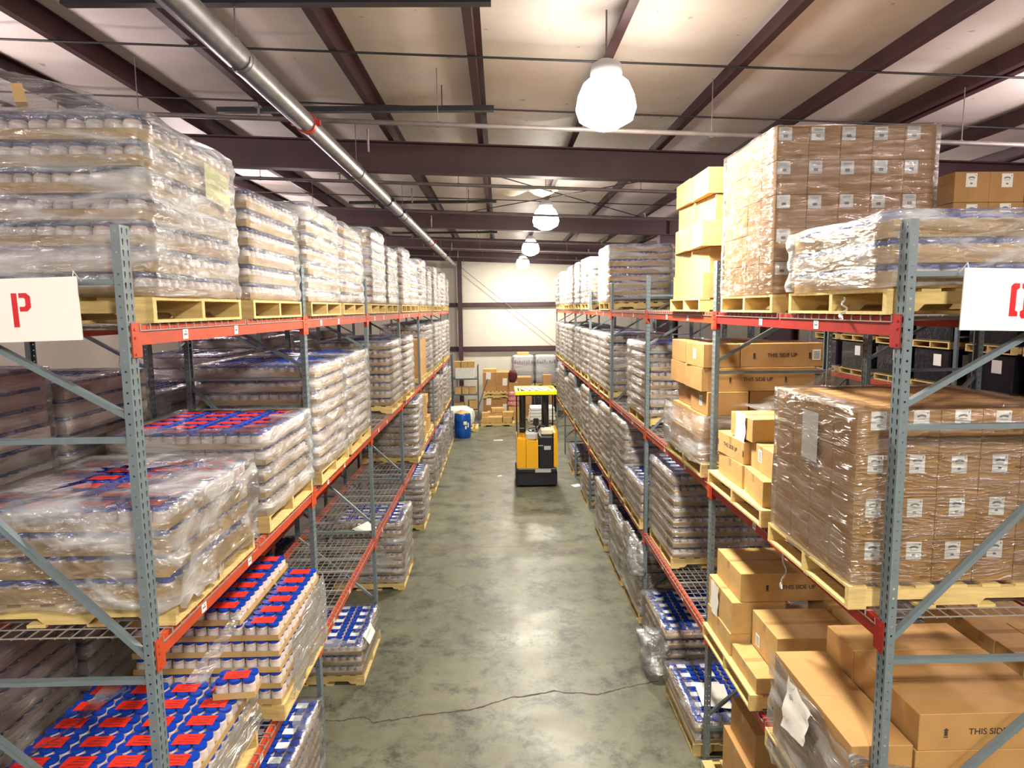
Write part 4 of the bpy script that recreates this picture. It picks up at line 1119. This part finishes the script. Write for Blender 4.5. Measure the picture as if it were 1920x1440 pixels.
# right of it: boxes on a table-high pallet stack, maroon jacket, striped sacks
pallet(.87, 26.95, 0, .84, .8, 'pine pallet under the box pile left of the reach truck guard')
k = 0
for i, (dx, dz, lx, lz, nm) in enumerate(((-.205, 0, .40, .5, 'bottom left large'), (.205, 0, .40, .5, 'bottom right large'), (-.205, .502, .40, .5, 'second-layer left large'), (.205, .502, .40, .5, 'second-layer right large'), (-.27, 1.004, .26, .3, 'third-layer left'), (.0, 1.004, .26, .3, 'third-layer middle'), (.27, 1.004, .26, .3, 'third-layer right'), (.0, 1.306, .8, .32, 'topmost wide'))):
    cbox(.87+dx, 26.95, .131+dz, lx, .7, lz, '%s tan box in the pile left of the truck' % nm, 0, 'boxes at the far end of the hall', m='box')
blob(.50, 26.15, 1.617, .32, .3, .48, 'maroonc', 'draped_jacket', 'dark maroon jacket draped at the edge of the box pile by the far wall', 'jacket', 8, amp=.3)
pallet(.62, 26.05, 0, .64, .56, 'small pallet under the pink striped sacks')
cbox(.62, 26.05, .131, .6, .5, .55, 'tan box carrying the pink striped sacks', 0, 'boxes at the far end of the hall', m='kraft')
for i in range(3):
    blob(.52+.01*i, 26.05, .68+.19*i, .46, .42, .21, 'pink', 'striped_sack', '%s pink striped sack of the pile left of the truck' % ('lowest', 'middle', 'topmost')[i], 'sack', i, amp=.1, group='pink striped sacks')
cbox(.52, 26.15, 1.255, .34, .3, .36, 'tan box standing behind the pink striped sacks', 0, 'boxes at the far end of the hall', m='box')
# shelving at the left end
t = thing('storage_shelf', 'dark steel shelving with bins at the far end left of the box stacks', 'shelf', (-1.95, 26.2, 0))
for x in (0, 1.05):
    for y in (0, .6):
        b = MB(); b.bx(x-.02, x+.02, y-.02, y+.02, 0, 2.75 if x == 0 else 2.3); b.obj('shelf_post', 'steeldk', t)
for z in (.55, 1.15, 1.78):
    b = MB(); b.bx(-.02, 1.07, 0, .6, z-.05, z); b.obj('shelf_board', 'steeldk', t)
b = MB(); b.bar((1.05, 0, .6), (1.45, 0, 1.75), .04, .04); b.obj('diagonal_strut', 'steeldk', t)
cbox(-1.42, 26.45, 1.78, .75, .4, .42, 'white carton on the top of the dark shelving', 0, 'boxes at the far end of the hall', m='cloth')
for i, x in enumerate((-1.72, -1.42, -1.15)):
    cbox(x, 26.45, 2.20, .26, .36, .26, '%s tan box on the white carton' % ('left', 'middle', 'right')[i], 0, 'boxes at the far end of the hall', m='kraft')
for i, x in enumerate((-1.7, -1.4, -1.12)):
    cbox(x, 26.4, 1.15, .26, .36, .28, '%s pale bin box on the middle shelf board' % ('left', 'middle', 'right')[i], 0, 'boxes at the far end of the hall', m='kraft2')
cbox(-1.12, 26.35, .55, .34, .4, .34, 'tan box on the lowest shelf board', .2, 'boxes at the far end of the hall', m='kraft')
cbox(-1.65, 26.35, .55, .4, .4, .24, 'dark tan box on the lowest shelf board', 0, 'boxes at the far end of the hall', m='box')
# wrapped pale loads at the right end
for i, x in enumerate((.98, 1.94)):
    for l in range(2):
        pallet(x, 28.0, l*1.28, .92, .9, '%s pallet under the %s wrapped grey bale at the far wall' % (('lower', 'upper')[l], ('left', 'right')[i]), group='pallets')
        z = l*1.28+.131
        bb = MB(); bb.bevbox((0, 0, .575), (.88, .86, 1.15), .03)
        o = bb.obj('wrapped_bale', 'greyplastic' if l else 'blackfilm', None, (x, 28.0, z))
        tag(o, '%s %s wrapped bale at the far wall' % (('lower', 'upper')[l], ('left', 'right')[i]), 'bale', 'wrapped bales')
        if l:
            r_ = random.Random(i)
            q = MB()
            for kx in range(8): q.bx(-.38+.1*kx, -.33+.1*kx+r_.random()*.03, -.436, -.433, .82, .90+r_.random()*.1)
            q.obj('printed_band', 'steeldk', o)
            film_shell(x-.46, x+.46, 27.54, 28.46, z+.02, z+1.16, 3, 'clear film around the upper %s bale at the far wall' % ('left', 'right')[i], 'film', .01, i*3, N=24)
cbox(.98, 28.0, 1.28+.131+1.16, .5, .4, .12, 'flat yellow-tan box lying on the upper left bale', 0, 'boxes at the far end of the hall', m='kraft')
cbox(1.95, 27.2, 1.25, .36, .4, .55, 'tan box leaning before the lower right bale', 0, 'boxes at the far end of the hall', m='box')
cbox(1.95, 27.2, 0, .5, .5, 1.248, 'tall brown box under the tan one before the right bale', 0, 'boxes at the far end of the hall', m='box')
pallet(1.65, 26.0, 0, 1.15, .9, 'pale pallet under the folded white sheets behind the truck', 'pinegrey')
for i in range(4):
    b = MB(); b.bevbox((0, 0, .065), (1.05-.03*i, .8, .13), .03)
    tag(b.obj('folded_sheet', 'cloth', None, (1.65, 26.0, .131+.13*i)), '%s of the folded white sheets stacked behind the truck' % ('lowest', 'second from bottom', 'third from bottom', 'topmost')[i], 'sheet', 'folded white sheets')
t = thing('wire_cage', 'wire mesh panel cage standing behind the folded white sheets', 'cage', (1.12, 26.7, 0))
b = MB()
for i in range(12): b.bx(.09*i, .09*i+.008, 0, .008, .0, 1.25)
for i in range(14): b.bx(0, 1.0, 0, .008, .09*i, .09*i+.008)
b.obj('mesh_panel', 'steeldk', t)
# black wrapped loads in the rack across the right aisle
for i, y in enumerate((9.15, 10.45, 11.95, 13.25, 14.75, 16.05)):
    for l in range(2 if i not in (1,) else 2):
        z = LZ[2]+.01+l*.80
        pallet(8.25+.6, y+.55, z, 1.15, 1.08, '%s pallet, %s from the camera, under black wrapped goods across the right aisle' % (('lower', 'upper')[l], ORD[i]), group='pallets across the right aisle')
        bb = MB(); bb.bevbox((0, 0, .33), (1.08, 1.06, .66), .03)
        o = bb.obj('black_wrapped_load', 'blackfilm', None, (8.85, y+.55, z+.131))
        tag(o, '%s black wrapped load, %s from the camera, in the rack across the right aisle' % (('lower', 'upper')[l], ORD[i]), 'wrapped load', 'black wrapped loads')
        q = MB(); q.bx(-.545, -.541, -.3, -.08, .34, .56); q.bx(-.3, -.1, -.535, -.531, .34, .56); q.obj('shipping_label', 'label', o)

# ------------------------------------------------------------------ loose film, paper and strings
def sheet(P0, P1, P2, P3, nu, nv, amp, sag, m, name, lab, cat='stretch film', seed=0, rag=.0):
    P0, P1, P2, P3 = map(Vector, (P0, P1, P2, P3)); vs = []
    nrm = (P1-P0).cross(P3-P0).normalized()
    for i in range(nu+1):
        for j in range(nv+1):
            u, v = i/nu, j/nv
            p = P0*(1-u)*(1-v)+P1*u*(1-v)+P2*u*v+P3*(1-u)*v
            q = noise.noise((u*4+seed, v*4, 1))+.5*noise.noise((u*11+seed, v*9, 3))
            p += nrm*amp*q; p.z -= sag*4*u*(1-u)
            if rag and (j == 0): p += (P0-P3).normalized()*rag*noise.noise((u*9+seed, 5, 0))*1.5
            vs.append(p)
    b = MB(); b.add(vs, [(i*(nv+1)+j, (i+1)*(nv+1)+j, (i+1)*(nv+1)+j+1, i*(nv+1)+j+1) for i in range(nu) for j in range(nv)], 0, True)
    return tag(b.obj(name, m), lab, cat)
# the drape over the low load on the left middle shelf
zt = LZ[2]+.139+.512
film_shell(-2.87, -1.735, 3.34, 4.52, LZ[2]+.14, zt+.02, 4, 'milky white film draped over the low load, left middle shelf', 'filmd', .035, 11, top=.40, hem=.05, group='stretch film', N=120, bulge=.0)
# plume of film and a strap over the tall load, left top shelf
zt = LZ[3]+.139+.896
sheet((-3.1, 3.6, zt+.02), (-1.86, 3.5, zt+.03), (-2.2, 3.75, zt+.20), (-3.1, 3.8, zt+.42), 18, 8, .07, -.03, 'film', 'loose_film', 'loose clear film puffed up on top of the tall load, left top shelf', seed=2)
sheet((-2.46, 3.58, zt+.02), (-2.40, 3.58, zt+.02), (-2.45, 3.6, zt+.21), (-2.51, 3.6, zt+.21), 2, 6, .01, 0, 'kraft2', 'packing_strap', 'upright pale strap end sticking up from the tall load, left top shelf', 'strap')
sheet((-1.722, 4.02, zt-.30), (-1.718, 4.36, zt-.34), (-1.720, 4.36, zt-.14), (-1.724, 4.02, zt-.10), 4, 4, .01, 0, 'ylab', 'paper_note', 'yellow paper note under the film on the tall load, left top shelf', 'paper') if 'ylab' in M else None
# web of film between the right middle loads
zb2 = LZ[2]+.139
sheet((2.12, 5.95, zb2+.60), (2.62, 5.2, zb2+.72), (2.98, 5.7, zb2+1.0), (2.5, 6.15, zb2+.62), 12, 8, .05, .03, 'film', 'loose_film', 'clear film web stretched between two loads on the right middle shelf', seed=5)
# torn film hanging down the aisle side of the opened load, with a paper on it
zz = LZ[1]+.139
sheet((1.855, 4.32, zz-.14), (1.825, 3.29, zz-.14), (1.870, 3.29, zz+.56), (1.872, 4.33, zz+.60), 30, 14, .035, .0, 'filmw', 'loose_film', 'torn milky film hanging down the opened load, right lower shelf', seed=7, rag=.08)
sheet((1.832, 4.05, zz+.22), (1.826, 3.72, zz+.30), (1.848, 3.68, zz+.54), (1.85, 4.0, zz+.60), 6, 6, .02, 0, 'label', 'packing_slip', 'large white sheet of paper stuck on the torn film, right lower shelf', 'paper', seed=1)
sheet((2.26, 3.285, zz+.36), (1.87, 3.285, zz+.30), (1.87, 3.285, zz+.58), (2.26, 3.287, zz+.48), 10, 6, .04, .02, 'filmw', 'loose_film', 'end of torn film curling round the near corner, right lower shelf', seed=12)
blob(1.86, 7.72, .10, .34, .5, .42, 'filmw', 'loose_film', 'bulging bag of loose film by the floor load, right rack second bay', 'stretch film', 3, amp=.5)
blob(1.92, 9.0, .78, .26, .34, .45, 'filmw', 'loose_film', 'wad of loose film hanging above the floor, right rack third bay', 'stretch film', 5, amp=.5)
sheet((-2.12, 4.45, LZ[1]+.50), (-2.25, 4.40, LZ[1]+.54), (-1.98, 4.72, LZ[1]+.93), (-1.94, 4.74, LZ[1]+.90), 5, 12, .03, 0, 'filmw', 'loose_film', 'twisted strand of film beside the lone pack, left lower shelf', seed=6)
sheet((-1.655, 5.93, LZ[1]+.12), (-1.652, 4.88, LZ[1]+.10), (-1.675, 5.0, LZ[1]+.55), (-1.67, 5.94, LZ[1]+.74), 24, 12, .02, .0, 'filmw', 'loose_film', 'milky film clinging to the aisle side of the stepped load, left lower shelf', seed=9, rag=.05)
sheet((-1.78, 4.56, LZ[1]+.16), (-1.77, 3.3, LZ[1]+.10), (-1.80, 3.3, LZ[1]+.36), (-1.80, 4.5, LZ[1]+.40), 24, 10, .03, .0, 'filmw', 'loose_film', 'milky film slumped along the near red-labelled load, left lower shelf', seed=10, rag=.05)
sheet((-3.0, 3.30, LZ[1]+.30), (-2.93, 3.36, LZ[1]+.54), (-2.6, 4.3, LZ[1]+.56), (-2.72, 4.5, LZ[1]+.62), 14, 8, .02, .02, 'film', 'loose_film', 'clear film lying back over the near red-labelled load', seed=13)
for i, (x, y, z, l, lab) in enumerate(((1.955, 4.36, LZ[2]+.02, .30, 'white film string hanging from the beam, right middle shelf'), (1.955, 3.72, LZ[3]+.10, .10, 'white film tail hanging at the pallet, right top shelf'), (-1.775, 3.72, LZ[3]+.03, .14, 'white film tail hanging over the beam, left top shelf'))):
    b = MB(); pts = [(x+(.012*math.sin(k*1.7)), y+.02*math.sin(k*1.1), z-l*k/7) for k in range(8)]; b.path(pts, .006, 5); b.tube(pts[-1], (pts[-1][0]-.01, pts[-1][1]-.03, pts[-1][2]-.015), .012, 6)
    tag(b.obj('film_string', 'filmw'), lab, 'stretch film')
sheet((2.05, 6.35, .45), (2.35, 6.30, .44), (2.40, 6.72, .455), (2.08, 6.75, .47), 4, 4, .02, 0, 'label', 'packing_slip', 'white paper lying on the low white-labelled load, right floor', 'paper', seed=3)
sheet((-1.66, 7.75, .45), (-1.655, 8.1, .44), (-1.72, 8.12, .55), (-1.74, 7.78, .545), 4, 4, .015, 0, 'label', 'packing_slip', 'white paper on the low white-labelled load, left floor', 'paper', seed=4)
sheet((-1.95, 8.95, LZ[1]+.015), (-1.80, 9.2, LZ[1]+.015), (-1.98, 9.5, LZ[1]+.02), (-2.15, 9.15, LZ[1]+.02), 4, 4, .01, 0, 'label', 'packing_slip', 'white paper lying on the empty wire deck, left lower shelf', 'paper', seed=8)
